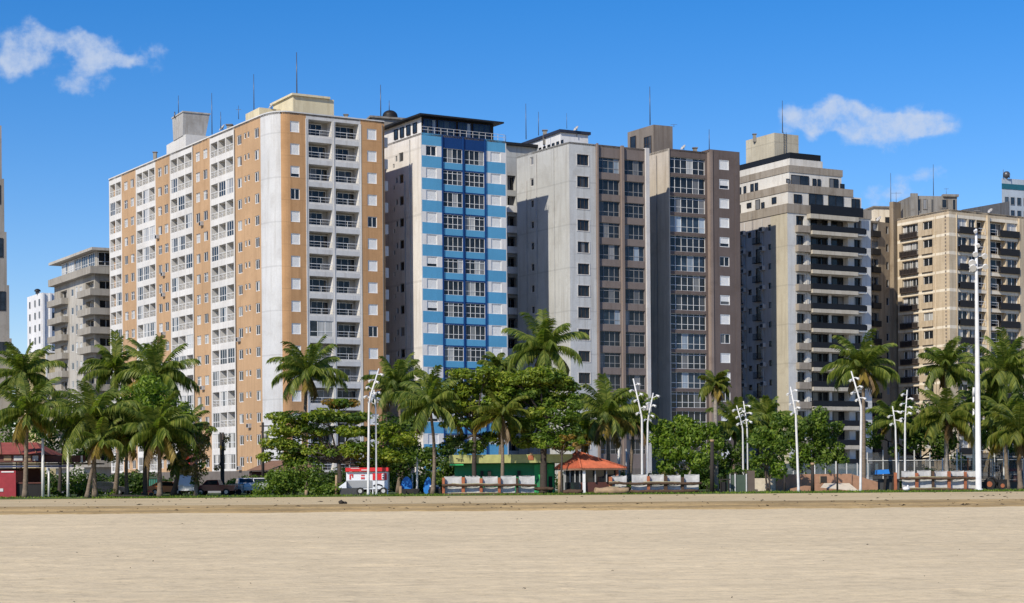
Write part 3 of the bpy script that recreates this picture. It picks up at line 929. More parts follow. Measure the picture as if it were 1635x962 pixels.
# ------------------------------------------------------------------ 5 cream stepped tower
def cream_tower():
    Cn, E = V2(43.1, 272.5), V2(57.7, 280.6)
    ang = rad(30); FH = 3.05; zt = 44.0
    k = V2(-math.sin(ang), math.cos(ang)); A = Cn + k * 30
    b = Bld('cream_stepped_tower', (Cn.x, Cn.y, ZG), 'cream and grey tower with long dark balconies and stepped upper floors below a water tank')
    w = b.w; sf, ff = Fac(A, Cn), Fac(Cn, E); f = ff.t
    py = 450
    X = lambda v: ff.s(v, py)
    c0, c1 = X(1272), X(1285)       # left window column
    d = [X(v) for v in (1294.5, 1321.5, 1327.5, 1354, 1363.5, 1376)]
    n0, e0 = X(1290.5), X(1363)     # main balcony extent
    zs = ff.z(1330, 374.6)          # balcony slab level
    holes = []; L = 12
    for i in range(13):
        z = zs - FH * i
        if z < 2: break
        hole_h = 2.25
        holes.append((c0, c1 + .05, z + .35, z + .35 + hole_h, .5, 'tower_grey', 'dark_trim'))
        holes.append((d[0], d[3], z + .3, z + .3 + hole_h + .1, 1.3, 'tower_white', 'dark_trim'))  # near-black back wall paints the shade inside the balcony recess
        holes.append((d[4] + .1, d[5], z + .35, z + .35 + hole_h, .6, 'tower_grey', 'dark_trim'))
        b.add(ff, c0, z + .35, u_window(c1 - c0, hole_h, 2, 'dark_trim', 'pane_dark', rec=.45, fw=.07))
        b.add(ff, d[0], z + .3, u_window(d[1] - d[0], hole_h + .1, 3, 'dark_trim', 'pane_dark', rec=1.2, fw=.06), name='balcony_door')
        b.add(ff, d[2], z + .3, u_window(d[3] - d[2], hole_h + .1, 3, 'dark_trim', 'pane_dark', rec=1.2, fw=.06), name='balcony_door')
        b.add(ff, d[4] + .1, z + .35, u_window(d[5] - d[4] - .1, hole_h, 2, 'dark_trim', 'pane_dark', rec=.5, fw=.07))
        # balcony: slab, dark glass railing, column between the doors
        def mk():
            g = Geo(); Lm = e0 - n0
            g.box((0, -1.15, -.3), (Lm, -.004, .28), 'tower_slab')
            r = Geo(); r.box((.05, -1.12, .302), (Lm + 1.5, -1.06, 1.12), 'rail_smoke'); r.box((0.05, -1.14, 1.125), (Lm + 1.5, -1.04, 1.19), 'rail_dark')
            r.box((.03, -1.05, .302), (.08, -.01, 1.12), 'rail_smoke')
            return [('balcony', g), ('railing', r)]
        b.add(ff, n0, z, unit('tower_bal', mk))
        def mk2():
            g = Geo(); ww = d[5] + .25 - e0
            g.box((0.004, -1.0, .0), (ww, -.004, .28), 'tower_grey')
            r = Geo(); r.box((.1, -.98, .29), (ww - .02, -.93, 1.12), 'rail_smoke'); r.box((ww - .07, -.92, .29), (ww - .02, -.01, 1.12), 'rail_smoke')
            return [('balcony', g), ('railing', r)]
        b.add(ff, e0, z, unit('tower_bal2', mk2), name='corner_balcony')
        def mk3():
            g = Geo(); ww = n0 - c0 + .12
            g.box((-.25, -.8, -.05), (ww - .25, -.004, .2), 'tower_band'); g.box((-.25, -.8, .2), (ww - .25, -.72, 1.0), 'tower_band')
            g.box((-.25, -.72, .2), (-.18, -.004, 1.0), 'tower_band')
            return [('small_balcony', g)]
        b.add(ff, c0, z, unit('tower_bal3', mk3))
    ff.wall(w, ZG, zt, holes, lambda s, z: 'tower_grey' if s < c0 - .2 or s > d[5] + .1 else 'tower_white', [c0 - .2, d[5] + .1], [])
    g = Geo()
    for s0, s1 in ((d[1] + .1, d[2] - .1), (d[3], d[4] - .1), (c1 + .3, n0 + .1)): ff.bar(g, s0, s1, 3, zt - 1.6, .003, .1, 'tower_white')
    part('column', g, b.root)
    # side wall: sunlit strip by the corner and shaded rest painted in two tones
    strip = sf.s(1231, 450); holes = []
    zw = sf.z(1212, 372)
    for i in range(13):
        z = zw - FH * i
        if z < 3: break
        for p0, p1, h, dz, ac in ((1226.5, 1231.5, .95, .55, 0), (1206.5, 1214.5, 2.2, -.5, 1), (1194.2, 1200.0, .9, 0.0, 0), (1176.5, 1184.5, 2.2, -.5, 1)):
            s0, s1 = sf.s(p0, 450), sf.s(p1, 450)
            holes.append((s0, s1, z + dz - h/2, z + dz + h/2, .2, 'tower_side', None))
            b.add(sf, s0, z + dz - h/2, u_window(s1 - s0, h, 1, 'dark_trim', 'pane_dark', rec=.18, fw=.06))
            if ac:
                def mk4():
                    g = Geo(); g.box((0, -.55, 0), (.9, -.005, .7), 'ac_unit'); g.box((.1, -.57, .08), (.8, -.551, .62), 'dark_trim'); return [('air_conditioner', g)]
                b.add(sf, s1 + .3, z + .1, unit('ac', mk4))
                def mk5():
                    g = Geo(); g.box((0, -.6, 0), (1.7, -.004, .1), 'dark_trim')
                    for q in range(8): g.box((q * .235, -.6, .1), (q * .235 + .05, -.55, .95), 'rail_dark')
                    g.box((0, -.6, .95), (1.7, -.55, 1.0), 'rail_dark'); return [('side_balcony', g)]
                b.add(sf, s0 - .1, z + dz - h/2 - .12, unit('sidebal', mk5))
    sf.wall(w, ZG, zt, holes, lambda s, z: 'tower_cream' if s > strip else 'tower_side', [strip], [])
    EB = E + k * 30
    Fac(E, EB).plain(w, ZG, zt, 'tower_side'); Fac(EB, A).plain(w, ZG, zt, 'tower_side')
    # stepped upper floors
    def ringpoly(i0, i1, ib=0): # inset from corner faces / right end
        return [Cn + f * i0 + k * i0, Cn + f * (ff.L - i1) + k * i0, Cn + f * (ff.L - i1) + k * 30, Cn + f * i0 + k * 30]
    def floor(nm, i0, i1, z0, z1, mat, wins, sidew):
        pl = ringpoly(i0, i1); g = Geo(); g.prism(pl, z0, z1, mat); part(nm, g, b.root)
        pf = Fac(pl[0], pl[1]); ps = Fac(pl[3], pl[0])
        for p0, p1, za, zb in wins:
            s0, s1 = pf.s(p0, 310), pf.s(p1, 310)
            b.add(pf, s0, z0 + za, u_window(s1 - s0, zb - za, 2 if s1 - s0 > 1.2 else 1, 'dark_trim', 'pane_dark', rec=0, fw=.06), n=.065, name='upper_window')
        for p0, p1, za, zb in sidew:
            s0, s1 = ps.s(p0, 320), ps.s(p1, 320)
            b.add(ps, s0, z0 + za, u_window(s1 - s0, zb - za, 1, 'dark_trim', 'pane_dark', rec=0, fw=.06), n=.065, name='upper_window')
        return pl
    def band(nm, i0, i1, z0, z1, mat):
        pl = ringpoly(i0, i1); g = Geo(); g.prism(pl, z0, z1, mat); part(nm, g, b.root)
    band('parapet', -.12, -.12, zt - 1.15, zt + .25, 'tower_band')
    floor('upper_storey', .8, 1.2, zt + .26, zt + 2.3, 'tower_white', ((1267, 1279.5, .3, 1.7), (1291, 1313, 0, 2.0), (1322, 1346, 0, 2.0), (1359, 1372, 0, 1.8)),
          ((1177, 1183, .3, 1.6), (1193, 1200, .8, 1.6), (1207, 1214, .2, 1.8), (1216, 1221, .2, 1.2), (1233, 1240, .6, 1.6)))
    # open balcony of the upper storey
    g = Geo(); ff.bar(g, n0 - .3, e0 + .2, zt - 1.9, zt - 1.2, .12, 1.1, 'tower_slab'); part('terrace_slab', g, b.root)
    g = Geo(); ff.bar(g, n0 - .25, e0 + 1.2, zt - 1.19, zt + .3, 1.0, 1.06, 'rail_smoke'); part('terrace_railing', g, b.root)
    band('upper_parapet', .7, 2.9, zt + 2.31, zt + 3.5, 'tower_band')
    floor('top_storey', 2.0, 4.2, zt + 3.51, zt + 5.6, 'tower_white', ((1255, 1261, .3, 1.0), (1263, 1291, 0, 1.7), (1297, 1303, .1, 1.4), (1305, 1310, .1, 1.4), (1324, 1338, 0, 1.7), (1341, 1348, .1, 1.0)),
          ((1180, 1184, .3, 1.5), (1188, 1192, .3, 1.5), (1199, 1204, .3, 1.6), (1206, 1211, .3, 1.6)))
    band('roof_band', 1.9, 4.0, zt + 5.61, zt + 6.7, 'tower_band')
    pl = ringpoly(2.6, 7.5); g = Geo(); g.prism(pl, zt + 6.71, zt + 7.9, 'tower_white'); part('roof_terrace', g, b.root)
    pl = ringpoly(2.8, 7.7); g = Geo(); g.prism(pl, zt + 7.91, zt + 8.9, 'rail_smoke'); part('terrace_screen', g, b.root)
    pl = ringpoly(4.5, 6.4); g = Geo(); g.prism([p + f * 3.2 if i in (0, 3) else p for i, p in enumerate(pl)], zt + 6.72, zt + 9.3, 'dark_trim'); part('roof_lounge', g, b.root)
    # cream water tank
    c = P_on(1236.5, 284, 230); z5 = at(1236.5, 211.5, 284).z
    uu, _ = ray(1275, 230); Lf = (uu * c.y - c.x) / (f.x - uu * f.y); uu, _ = ray(1191, 230); Ls = (uu * c.y - c.x) / (k.x - uu * k.y)
    g = Geo(); g.prism([c, c + f * Lf, c + f * Lf + k * Ls, c + k * Ls], zt + 6.73, z5, 'tower_cream'); part('water_tank', g, b.root)
    g = Geo(); lx = c + f * (Lf * .42)
    for q in (-.25, .25): g.tube([(lx.x + q * f.x - k.x * .1, lx.y + q * f.y - k.y * .1, zt + 8), (lx.x + q * f.x - k.x * .1, lx.y + q * f.y - k.y * .1, z5 + .3)], .035, 'aerial', 4)
    for q in range(14):
        zz = zt + 8.2 + q * .4
        if zz < z5: g.tube([(lx.x - .25 * f.x - k.x * .1, lx.y - .25 * f.y - k.y * .1, zz), (lx.x + .25 * f.x - k.x * .1, lx.y + .25 * f.y - k.y * .1, zz)], .03, 'aerial', 4)
    part('ladder', g, b.root)
    b.pipe(sf, 1218, 2, zt - 1.4, 'tank_grey'); b.pipe(sf, 1190, 2, zt - 1.4, 'tank_grey'); b.vent(1205, 214, 288, .5, .2)
    b.aerial(1249.5, 212, 160, 286, .08); b.aerial(1179, 268, 250, 290, .3, 'vent_pipe')
    b.finish()

# ------------------------------------------------------------------ 6 tan block on the right
def tan_block():
    Cn = V2(72.1, 288.0); ang = rad(30); t = rad(32)
    f = V2(math.cos(t), math.sin(t)); k = V2(-math.sin(ang), math.cos(ang))
    E = Cn + f * 30; A = Cn + k * 12.3; zt = 45.5; FH = 3.04
    b = Bld('tan_apartment_block', (Cn.x, Cn.y, ZG), 'tan tiled apartment block with pale floor bands and dark balcony fronts behind the floodlight mast')
    w = b.w; sf, ff = Fac(A, Cn), Fac(Cn, E)
    bz = [zt - 1.0 - FH * i for i in range(15)]
    py = 420; S = lambda v: sf.s(v, py); X = lambda v: ff.s(v, py)
    holes = []
    a0, a1, a2, a3 = S(1440), S(1466), S(1473.5), S(1489)
    for i, z in enumerate(bz):
        if z - FH < 1: break
        holes += [(a0, a1, z - 2.65, z - .35, .5, 'tan_tile', 'far_beige'), (a2, a3, z - 2.65, z - .35, .3, 'tan_tile', None)]
        b.add(sf, a0, z - 1.75, u_window((a1 - a0) * .42, 1.35, 2, 'white_frame', 'pane_light', rec=.44))
        b.add(sf, a0 + (a1 - a0) * .55, z - 1.75, u_window((a1 - a0) * .42, 1.35, 2, 'white_frame', 'pane_light' if i % 3 else 'pane_mix', rec=.44))
        b.add(sf, a2, z - 2.65, u_window(a3 - a2, 2.3, 2, 'white_frame', 'pane_mix', rec=.26))
        def mk():
            g = Geo(); Ln = a1 - a0 + .3
            g.box((0, -.45, 0), (Ln, -.004, .15), 'brown_frame')
            for q in range(13): g.box((q * (Ln - .1) / 12, -.45, .15), (q * (Ln - .1) / 12 + .1, -.40, .95), 'brown_frame')
            g.box((0, -.46, .95), (Ln, -.39, 1.02), 'brown_frame'); g.box((.02, -.38, .152), (Ln - .02, -.34, .9), 'rail_dark'); return [('balcony_front', g)]
        b.add(sf, a0 - .15, z - 2.72, unit('tanbal', mk))
        def mk2():
            g = Geo(); g.box((0, -.3, 0), (a3 - a2 + .2, -.004, 1.0), 'tan_tile'); return [('planter', g)]
        b.add(sf, a2 - .1, z - 2.72, unit('tanpl', mk2))
    zone = lambda s, z: 'tan_band' if any(q - .22 < z < q + .2 for q in bz) else 'tan_tile'
    cz = [q - .22 for q in bz] + [q + .2 for q in bz]
    sf.wall(w, ZG, zt, holes, zone, [], cz)
    # drain holes strip
    # front
    holes = []; st = X(1529)
    bays = [(X(1530), X(1545), 0), (X(1547.5), X(1558.5), 0), (X(1560), X(1574), 1), (X(1580), X(1606), 1), (X(1608.5), X(1625), 0), (X(1634), X(1650), 0), (X(1652), X(1664), 1)]
    for i, z in enumerate(bz):
        if z - FH < 1: break
        for j, (s0, s1, lg) in enumerate(bays):
            dep = 1.1 if lg else .35
            holes.append((s0, s1, z - 2.65, z - .3, dep, 'tan_front', 'olive_light' if lg else None))
            pn = ('pane_light', 'pane_mix', 'pane_light', 'pane_dark')[(i * 3 + j * 5) % 4]
            b.add(ff, s0, z - 2.65, u_window(s1 - s0, 2.35 if not lg else 2.2, 2 if s1 - s0 < 2.6 else 3, 'white_frame', pn if not lg else 'pane_dark', rec=.3 if not lg else 1.05, fw=.07, rails=(.4,) if not lg else ()))
        def mk3():
            g = Geo(); Ln = bays[1][1] - bays[0][0] + .2
            g.box((0, -.5, -.05), (Ln, -.004, .1), 'rail_dark'); g.box((0, -.5, .1), (Ln, -.45, .95), 'rail_dark'); g.box((0, -.52, .96), (Ln, -.43, 1.02), 'brown_frame'); return [('balcony_front', g)]
        b.add(ff, bays[0][0] - .1, z - 2.72, unit('tanb3', mk3))
        def mk4():
            g = Geo(); Ln = bays[4][1] - X(1594)
            g.box((0, -.5, -.05), (Ln, -.004, .1), 'rail_dark'); g.box((0, -.5, .1), (Ln, -.45, .95), 'rail_dark'); g.box((0, -.52, .96), (Ln, -.43, 1.02), 'brown_frame'); return [('balcony_front', g)]
        b.add(ff, X(1594), z - 2.72, unit('tanb4', mk4))
        def mk5():
            g = Geo(); Ln = bays[2][1] - bays[2][0]
            g.box((0, .04, .95), (Ln, .09, 1.02), 'white_frame'); g.box((0, .05, .5), (Ln, .08, .54), 'white_frame'); g.box((Ln - .05, .04, 0), (Ln, .09, .95), 'white_frame'); return [('rail', g)]
        b.add(ff, bays[2][0], z - 2.65, unit('tanb5', mk5))
        b.add(ff, bays[3][0], z - 2.65, unit('tanb5', mk5))
    zonef = lambda s, z: 'tan_band' if any(q - .3 < z < q + .22 for q in bz) else 'tan_front'
    cz = [q - .3 for q in bz] + [q + .22 for q in bz]
    ff.wall(w, ZG, zt, holes, zonef, [], cz)
    g = Geo()
    for p0, p1 in ((1575.5, 1579), (1626, 1633.5)): ff.bar(g, X(p0), X(p1), 3, zt - .4, .003, .3, 'tan_front')
    part('pilaster', g, b.root)
    g = Geo(); s9 = S(1509)
    for i in range(60):
        z = zt - 1.3 - i * .6
        if z > 3: sf.bar(g, s9, s9 + .28, z, z + .32, .003, .03, 'box_brown')
    part('vent_grille', g, b.root)
    EB = E + k * 14; AB = A
    Fac(E, EB).plain(w, ZG, zt, 'tan_front'); Fac(EB, A).plain(w, ZG, zt, 'tan_front')
    polyroof(b, [A, Cn, E, EB], zt - .03)
    # left rear wing
    R0 = P_on(1390, 296, 450); R1 = P_on(1434, 301, 450)
    rf = Fac(R0, R1); zr = rf.z(1400, 353)
    holes = []; X2 = lambda v: rf.s(v, 450)
    g2 = Geo()
    for i in range(14):
        z = zr - 1.2 - 3.04 * i
        if z < 3: break
        holes += [(X2(1392), X2(1402.5), z - 1.4, z + .9, .4, 'olive_grey', None), (X2(1415), X2(1419), z - .7, z + .6, .2, 'olive_grey', None)]
        b.add(rf, X2(1392), z - 1.4, u_window(X2(1402.5) - X2(1392), 2.3, 2, 'grey_frame', 'pane_mix', rec=.35))
        b.add(rf, X2(1415), z - .7, u_window(X2(1419) - X2(1415), 1.3, 1, 'grey_frame', 'pane_dark', rec=.15))
        def mk6():
            g = Geo(); Ln = X2(1403.5) - X2(1390.6); g.box((0, -.5, 0), (Ln, -.004, 1.0), 'rail_dark'); return [('balcony_front', g)]
        b.add(rf, X2(1390.6), z - 1.5, unit('tanb6', mk6))
    rf.wall(g2, ZG, zr, holes, lambda s, z: 'wing_brown')
    Fac(R0 + k * 14, R0).plain(g2, ZG, zr, 'tan_tile'); Fac(R1, R1 + k * 14).plain(g2, ZG, zr, 'tan_tile')
    rf.bar(g2, X2(1421), X2(1433), ZG, zr + 3.6, .003, .8, 'wing_brown')
    g2.face([(*p, zr) for p in (R0, R1, R1 + k * 14, R0 + k * 14)], 'tan_tile')
    part('rear_wing', g2, b.root)
    o, poly, zb, z5 = pxbox(b, 'wing_penthouse', 1396, 1451, 331, 356, 303, 9, rad(12), 'tan_band', z0=zr - .2)
    pf = Fac(poly[0], poly[1]); b.add(pf, pf.s(1413, 340), zb + .6, u_window(.8, 1.2, 1, 'dark_trim', 'pane_dark', rec=0), n=.065, name='roof_window'); b.add(pf, .2, zb + .6, u_window(.5, 1, 1, 'dark_trim', 'pane_dark', rec=0), n=.065, name='roof_window')
    g = Geo(); kk = (poly[3] - poly[0]).normalized(); g.prism([poly[0] - pf.t*.3 - kk*.3, poly[1] + pf.t*.3 - kk*.3, poly[2] + pf.t*.3, poly[3] - pf.t*.3], z5 + .003, z5 + .25, 'old_concrete'); part('roof_slab', g, b.root)
    # weathered roof houses
    o, poly, zb, z5 = pxbox(b, 'roof_house', 1456, 1528, 312, 343, 297, 8, rad(8), 'old_concrete', z0=zt - .2)
    pf = Fac(poly[0], poly[1])
    for p0, p1, h in ((1461, 1470, 2.2), (1473, 1480, 1.8), (1486, 1490, 2.4), (1503, 1512, 1.6), (1520, 1526, 2.0)):
        b.add(pf, pf.s(p0, 320), z5 - .5 - h, u_window(pf.s(p1, 320) - pf.s(p0, 320), h, 1, 'old_concrete', 'pane_dark', rec=0, fw=.12), n=.07, name='roof_window')
    g = Geo(); pf.bar(g, -.3, .9, zb, z5 + .35, .003, .4, 'old_concrete'); part('roof_pier', g, b.root); g = Geo(); pf.bar(g, pf.s(1505, 320), pf.L + .2, z5 - .1, z5 + .3, -.5, .35, 'old_concrete'); part('roof_pier', g, b.root)
    # dark pitched shed roof
    a = P_on(1538, 296, 330); e = P_on(1612, 306, 330); g = Geo()
    za, ze = at(1538, 334, 296).z, at(1612, 321, 306).z
    kk = V2(-.3, 1).normalized() * 5
    V = [(a.x, a.y, zt - .3), (e.x, e.y, zt - .3), (e.x, e.y, ze), (a.x, a.y, za)]
    Vb = [(p[0] + kk.x, p[1] + kk.y, p[2]) for p in V]
    g.face(V, 'old_concrete'); g.face(Vb[::-1], 'dark_trim'); g.face([V[3], V[2], Vb[2], Vb[3]], 'rail_dark'); g.face([V[1], Vb[1], Vb[2], V[2]], 'dark_trim'); g.face([Vb[0], V[0], V[3], Vb[3]], 'dark_trim')
    part('shed_roof', g, b.root)
    b.dish(1404, 350, 299, .55); b.vent(1560, 337, 296, .7); b.dish(1582, 337, 298, .5); b.pipe(sf, 1494, 3, zt - .6, 'tan_front'); b.pipe(ff, 1527, 3, zt - .6, 'tan_front')
    b.aerial(1422.5, 331, 276, 303, .07); b.aerial(1431, 331, 306, 303, .05, arms=((.92, .9),))
    b.aerial(1490.5, 312, 262, 298, .07); b.aerial(1511, 312, 300, 298, .04, arms=((.9, .4),))
    b.finish()

# ------------------------------------------------------------------ buildings further off
def left_balcony_block():
    Cn = P_on(151.5, 290, 450); t = rad(30); ang = rad(31)
    f = V2(math.cos(t), math.sin(t)); k = V2(-math.sin(ang), math.cos(ang)); zt = at(151.5, 437, 290).z
    A = Cn + k * 23; E = Cn + f * 14
    b = Bld('balcony_apartment_block', (Cn.x, Cn.y, ZG), 'taupe apartment block with wraparound balconies and a glazed penthouse, left of the orange block')
    w = b.w; sf, ff = Fac(A, Cn), Fac(Cn, E); FH = 3.15
    S = lambda v: sf.s(v, 500)
    holes = []; hf = []
    for i in range(12):
        z = zt - .3 - FH * (i + 1)      # slab level
        if z < 2: break
        for p0, p1, za, zb, dp, nx, pn in ((97, 107, .1, 2.3, .6, 2, 'pane_mix'), (113.5, 117.5, .9, 2.1, .15, 1, 'pane_light'), (120.5, 124, .5, 2.3, .15, 1, 'pane_light'), (127, 131, .8, 2.1, .15, 1, 'pane_light'), (137, 150, .1, 2.4, .9, 3, 'pane_mix')):
            s0, s1 = S(p0), S(p1)
            holes.append((s0, s1, z + za, z + zb, dp, 'olive_grey', None))
            b.add(sf, s0, z + za, u_window(s1 - s0, zb - za, nx, 'white_frame', pn, rec=dp - .05))
        hf.append((.8, 4.5, z + .1, z + 2.4, .8, 'olive_grey', None))
        b.add(ff, .8, z + .1, u_window(3.7, 2.3, 3, 'white_frame', 'pane_mix', rec=.75))
        g = Geo(); sf.bar(g, S(134), sf.L + 1.2, z - .15, z + .95, .003, 1.2, 'olive_grey'); part('balcony', g, b.root)
        ff2 = Geo(); ff.bar(ff2, 0.0, 6.5, z - .15, z + .95, .003, 1.2, 'olive_grey'); part('balcony', ff2, b.root)
        g = Geo(); sf.bar(g, S(86), S(109), z - .2, z + .85, .003, 1.2, 'olive_grey'); part('balcony', g, b.root)
    sf.wall(w, ZG, zt, holes, lambda s, z: 'olive_light' if s > S(111) and s < S(133) else 'olive_grey', [S(111), S(133)])
    ff.wall(w, ZG, zt, hf, lambda s, z: 'olive_grey')
    EB = E + k * 23; Fac(E, EB).plain(w, ZG, zt, 'olive_grey'); Fac(EB, A).plain(w, ZG, zt, 'olive_grey')
    g = Geo(); o = -f * 1.1 - k * 1.1
    g.prism([Cn + o, E - k * 1.1, EB, A - f * 1.1], zt, zt + 1.2, 'olive_grey'); part('terrace', g, b.root)
    pl = [Cn + f * .5 + k * .5, E + k * .5, EB, A + f * .5 - k * 3]
    g = Geo(); g.prism(pl, zt + 1.21, zt + 3.9, 'olive_light'); part('penthouse', g, b.root)
    ps, pf = Fac(pl[3], pl[0]), Fac(pl[0], pl[1])
    for q in range(5): b.add(ps, .3 + q * 3.8, zt + 1.5, u_window(3.3, 2.2, 3, 'white_frame', 'pane_blue' if q > 2 else 'pane_light', rec=0, rails=(.3,)), n=.07, name='penthouse_window')
    for q in range(3): b.add(pf, .2 + q * 2.6, zt + 1.5, u_window(2.3, 2.2, 2, 'white_frame', 'pane_dark', rec=0, rails=(.3,)), n=.07, name='penthouse_window')
    g = Geo(); g.prism([Cn - f * .7 - k * .7, E - k * .7, EB + k, A - f * .7 + k], zt + 3.91, zt + 4.35, 'olive_light'); part('roof', g, b.root)
    pxbox(b, 'roof_house', 162, 180, 397, 410, 296, 5, t, 'far_white', z0=zt + 4.3)
    b.finish()

def far_buildings():
    # white ribbed slim tower
    d = 420; b = Bld('white_ribbed_tower', (*P_on(66, d), ZG), 'slim white tower with vertical ribs, far behind at the left end', 'tower block')
    c = P_on(66, d, 520); t, a = rad(28), rad(31); f = V2(math.cos(t), math.sin(t)); k = V2(-math.sin(a), math.cos(a))
    z5 = at(63, 467, d).z
    A = c + k * 6; E = c + f * 8
    b.w.prism([c, E, E + k * 12, c + k * 12], ZG, z5, 'far_white')
    ff = Fac(c, E); g = Geo()
    for s0 in (.2, 1.9, 4.2, 6.0): ff.bar(g, s0, s0 + .5, ZG, z5, .003, .5, 'far_white')
    part('rib', g, b.root)
    sf = Fac(c + k * 12, c)
    for i in range(12):
        for s0 in (2.0, 6.5, 10.2): b.add(sf, s0, z5 - 3 - 3 * i, u_window(1.0, 1.6, 1, 'grey_frame', 'pane_dark', rec=0), n=.07)
        b.add(ff, 2.6, z5 - 3 - 3 * i, u_window(1.3, 1.4, 1, 'grey_frame', 'pane_dark', rec=0), n=.07)
    g = Geo(); cc = c + k * 3; g.ball((cc.x, cc.y, z5 + .6), .8, 'black', 12, 6, .8, half=True); g.tube([(cc.x, cc.y, z5), (cc.x, cc.y, z5 + 1)], .5, 'aerial', 6); part('dish', g, b.root)
    b.finish()
    # low cream block
    d = 335; b = Bld('cream_low_block', (*P_on(70, d), ZG), 'low cream building behind the palms below the white ribbed tower', 'building')
    c = P_on(56, d, 590); z5 = at(56, 562, d).z; E = c + f * 14
    b.w.prism([c, E, E + k * 14, c + k * 14], ZG, z5, 'far_cream')
    g = Geo(); ff = Fac(c, E); ff.bar(g, 2.0, 2.3, ZG, z5, .003, .2, 'far_white'); ff.bar(g, 0, ff.L, z5, z5 + .3, -.3, .15, 'far_white'); part('cornice', g, b.root)
    for i in range(3):
        for s0 in (.6, 3.0, 5.6): b.add(ff, s0, z5 - 6 - 3 * i, u_window(.9, 1.2, 1, 'white_frame', 'pane_dark', rec=0), n=.07)
    b.finish()
    # tower cut by the left edge of the picture
    d = 345; b = Bld('beige_tower', (*P_on(-20, d), ZG), 'tapering beige tower with dark window strips at the left edge of the picture', 'tower block')
    zs_ = [ZG] + [at(6, y, d).z for y in (590, 540, 455, 370, 285, 200)]
    kk = V2(-.5, .86); f = V2(.93, .37)
    for i in range(len(zs_) - 1):
        z0, z1 = zs_[i], zs_[i + 1]; ex = 17.5 - 3.4 * max(0, i - 1); E = P_on(ex, d, 400); a_ = E - f * 14
        b.w.prism([a_, E, E + kk * 16, a_ + kk * 16], z0, z1 - .002, 'far_beige')
        ff = Fac(a_, E)
        if i > 0:
            b.add(ff, ff.L - 3.6, z0 + (z1 - z0) * .52, u_window(2.9, (z1 - z0) * .36, 3, 'dark_trim', 'pane_dark', rec=0), n=.07)
            b.add(ff, ff.L - 9, z0 + (z1 - z0) * .52, u_window(3.4, (z1 - z0) * .36, 3, 'dark_trim', 'pane_dark', rec=0), n=.07)
    b.finish()
    # white tower behind the tan block
    d = 430; c = P_on(1599.5, d, 310); b = Bld('white_rear_tower', (c.x, c.y, ZG), 'white tower with a teal stripe rising behind the tan block at the right edge', 'tower block')
    t = rad(24); f2 = V2(math.cos(t), math.sin(t)); k2 = c.normalized(); z5 = at(1599.5, 284, d).z; E = c + f2 * 24
    b.w.prism([c, E, E + k2 * 14, c + k2 * 14], ZG, z5, 'far_greyblue')
    ff = Fac(c, E); g = Geo(); ff.bar(g, 0, ff.L, z5 - 2.6, z5 - 1.3, .003, .1, 'teal_strip'); part('stripe', g, b.root)
    for i in range(3):
        for s0 in (.8, 2.6, 4.6, 6.6): b.add(ff, s0, z5 - 6.4 - 3.2 * i, u_window(1.3, 1.9, 1, 'grey_frame', 'pane_blue', rec=0), n=.07)
    g = Geo(); p = c + f2 * 1.5; g.ball((p.x, p.y, z5 + .9), .9, 'aerial', 12, 8); g.tube([(p.x, p.y, z5), (p.x, p.y, z5 + 1)], .2, 'aerial', 6); part('dish', g, b.root)
    b.aerial(1602, 284, 270, d, .1); b.aerial(1612, 284, 276, d, .1); b.finish()

orange_block(); blue_tower(); grey_block(); brown_block(); cream_tower(); tan_block(); left_balcony_block(); far_buildings()
# ------------------------------------------------------------------ ground
def sandmat(n):
    m, nt, b = newmat(n)
    co = N(nt, 'ShaderNodeTexCoord').outputs['Object']
    base, lo, hi = {'sand': ((0.735, 0.585, 0.365), 0.90, 1.07), 'bank_sand': ((0.50, 0.35, 0.165), 0.5, 1.2), 'plaza_sand': ((0.64, 0.495, 0.285), 0.78, 1.1)}[n]
    st = mapping(nt, co, (0.10, 0.30, 1.0))
    a = ramp(nt, noise(nt, st, 1.0, 7, 0.72), [(0.3, lo), (0.7, hi)])
    st2 = mapping(nt, co, (0.9, 1.5, 1.0))
    c2 = ramp(nt, noise(nt, st2, 1.0, 6, 0.75), [(0.30, 0.80), (0.5, 1.0), (0.70, 1.09)])
    sm = ramp(nt, noise(nt, mapping(nt, co, (2.4, 3.4, 1)), 1.0, 6, 0.85), [(0.30, 0.62), (0.46, 0.98), (0.75, 1.16)])
    blot = ramp(nt, noise(nt, co, 0.035, 4, 0.6), [(0.3, 0.90), (0.7, 1.06)])
    c = mixc(nt, 1.0, base, a, 'MULTIPLY'); c = mixc(nt, 1.0, c, c2, 'MULTIPLY'); c = mixc(nt, 1.0, c, sm, 'MULTIPLY'); c = mixc(nt, 1.0, c, blot, 'MULTIPLY')
    gr = ramp(nt, noise(nt, mapping(nt, co, (1.3, 3.0, 1)), 1.0, 8, 0.85), [(0.27, 1.0), (0.36, 0.0)])
    c = mixc(nt, math_(nt, 'MULTIPLY', gr, 0.55), c, tuple(x * 0.35 for x in base))
    nt.links.new(c, b.inputs['Base Color'])
    b.inputs['Roughness'].default_value = 0.95; b.inputs['Specular IOR Level'].default_value = 0.15
    h = math_(nt, 'ADD', noise(nt, st2, 1.0, 6, 0.75), math_(nt, 'MULTIPLY', noise(nt, co, 3.0, 5, 0.7), 0.5))
    bump(nt, b, h, 0.5, 0.12)
    return m
for q in ('sand', 'bank_sand', 'plaza_sand'): RECIPES[q] = sandmat
def grassmat(n):
    m, nt, b = newmat(n)
    co = N(nt, 'ShaderNodeTexCoord').outputs['Object']
    c = ramp(nt, noise(nt, co, 0.9, 7, 0.75), [(0.3, (0.035, 0.055, 0.012)), (0.55, (0.075, 0.115, 0.02)), (0.75, (0.14, 0.14, 0.045))])
    nt.links.new(c, b.inputs['Base Color']); b.inputs['Roughness'].default_value = 0.9
    bump(nt, b, noise(nt, co, 5.0, 4), 0.8, 0.1); return m
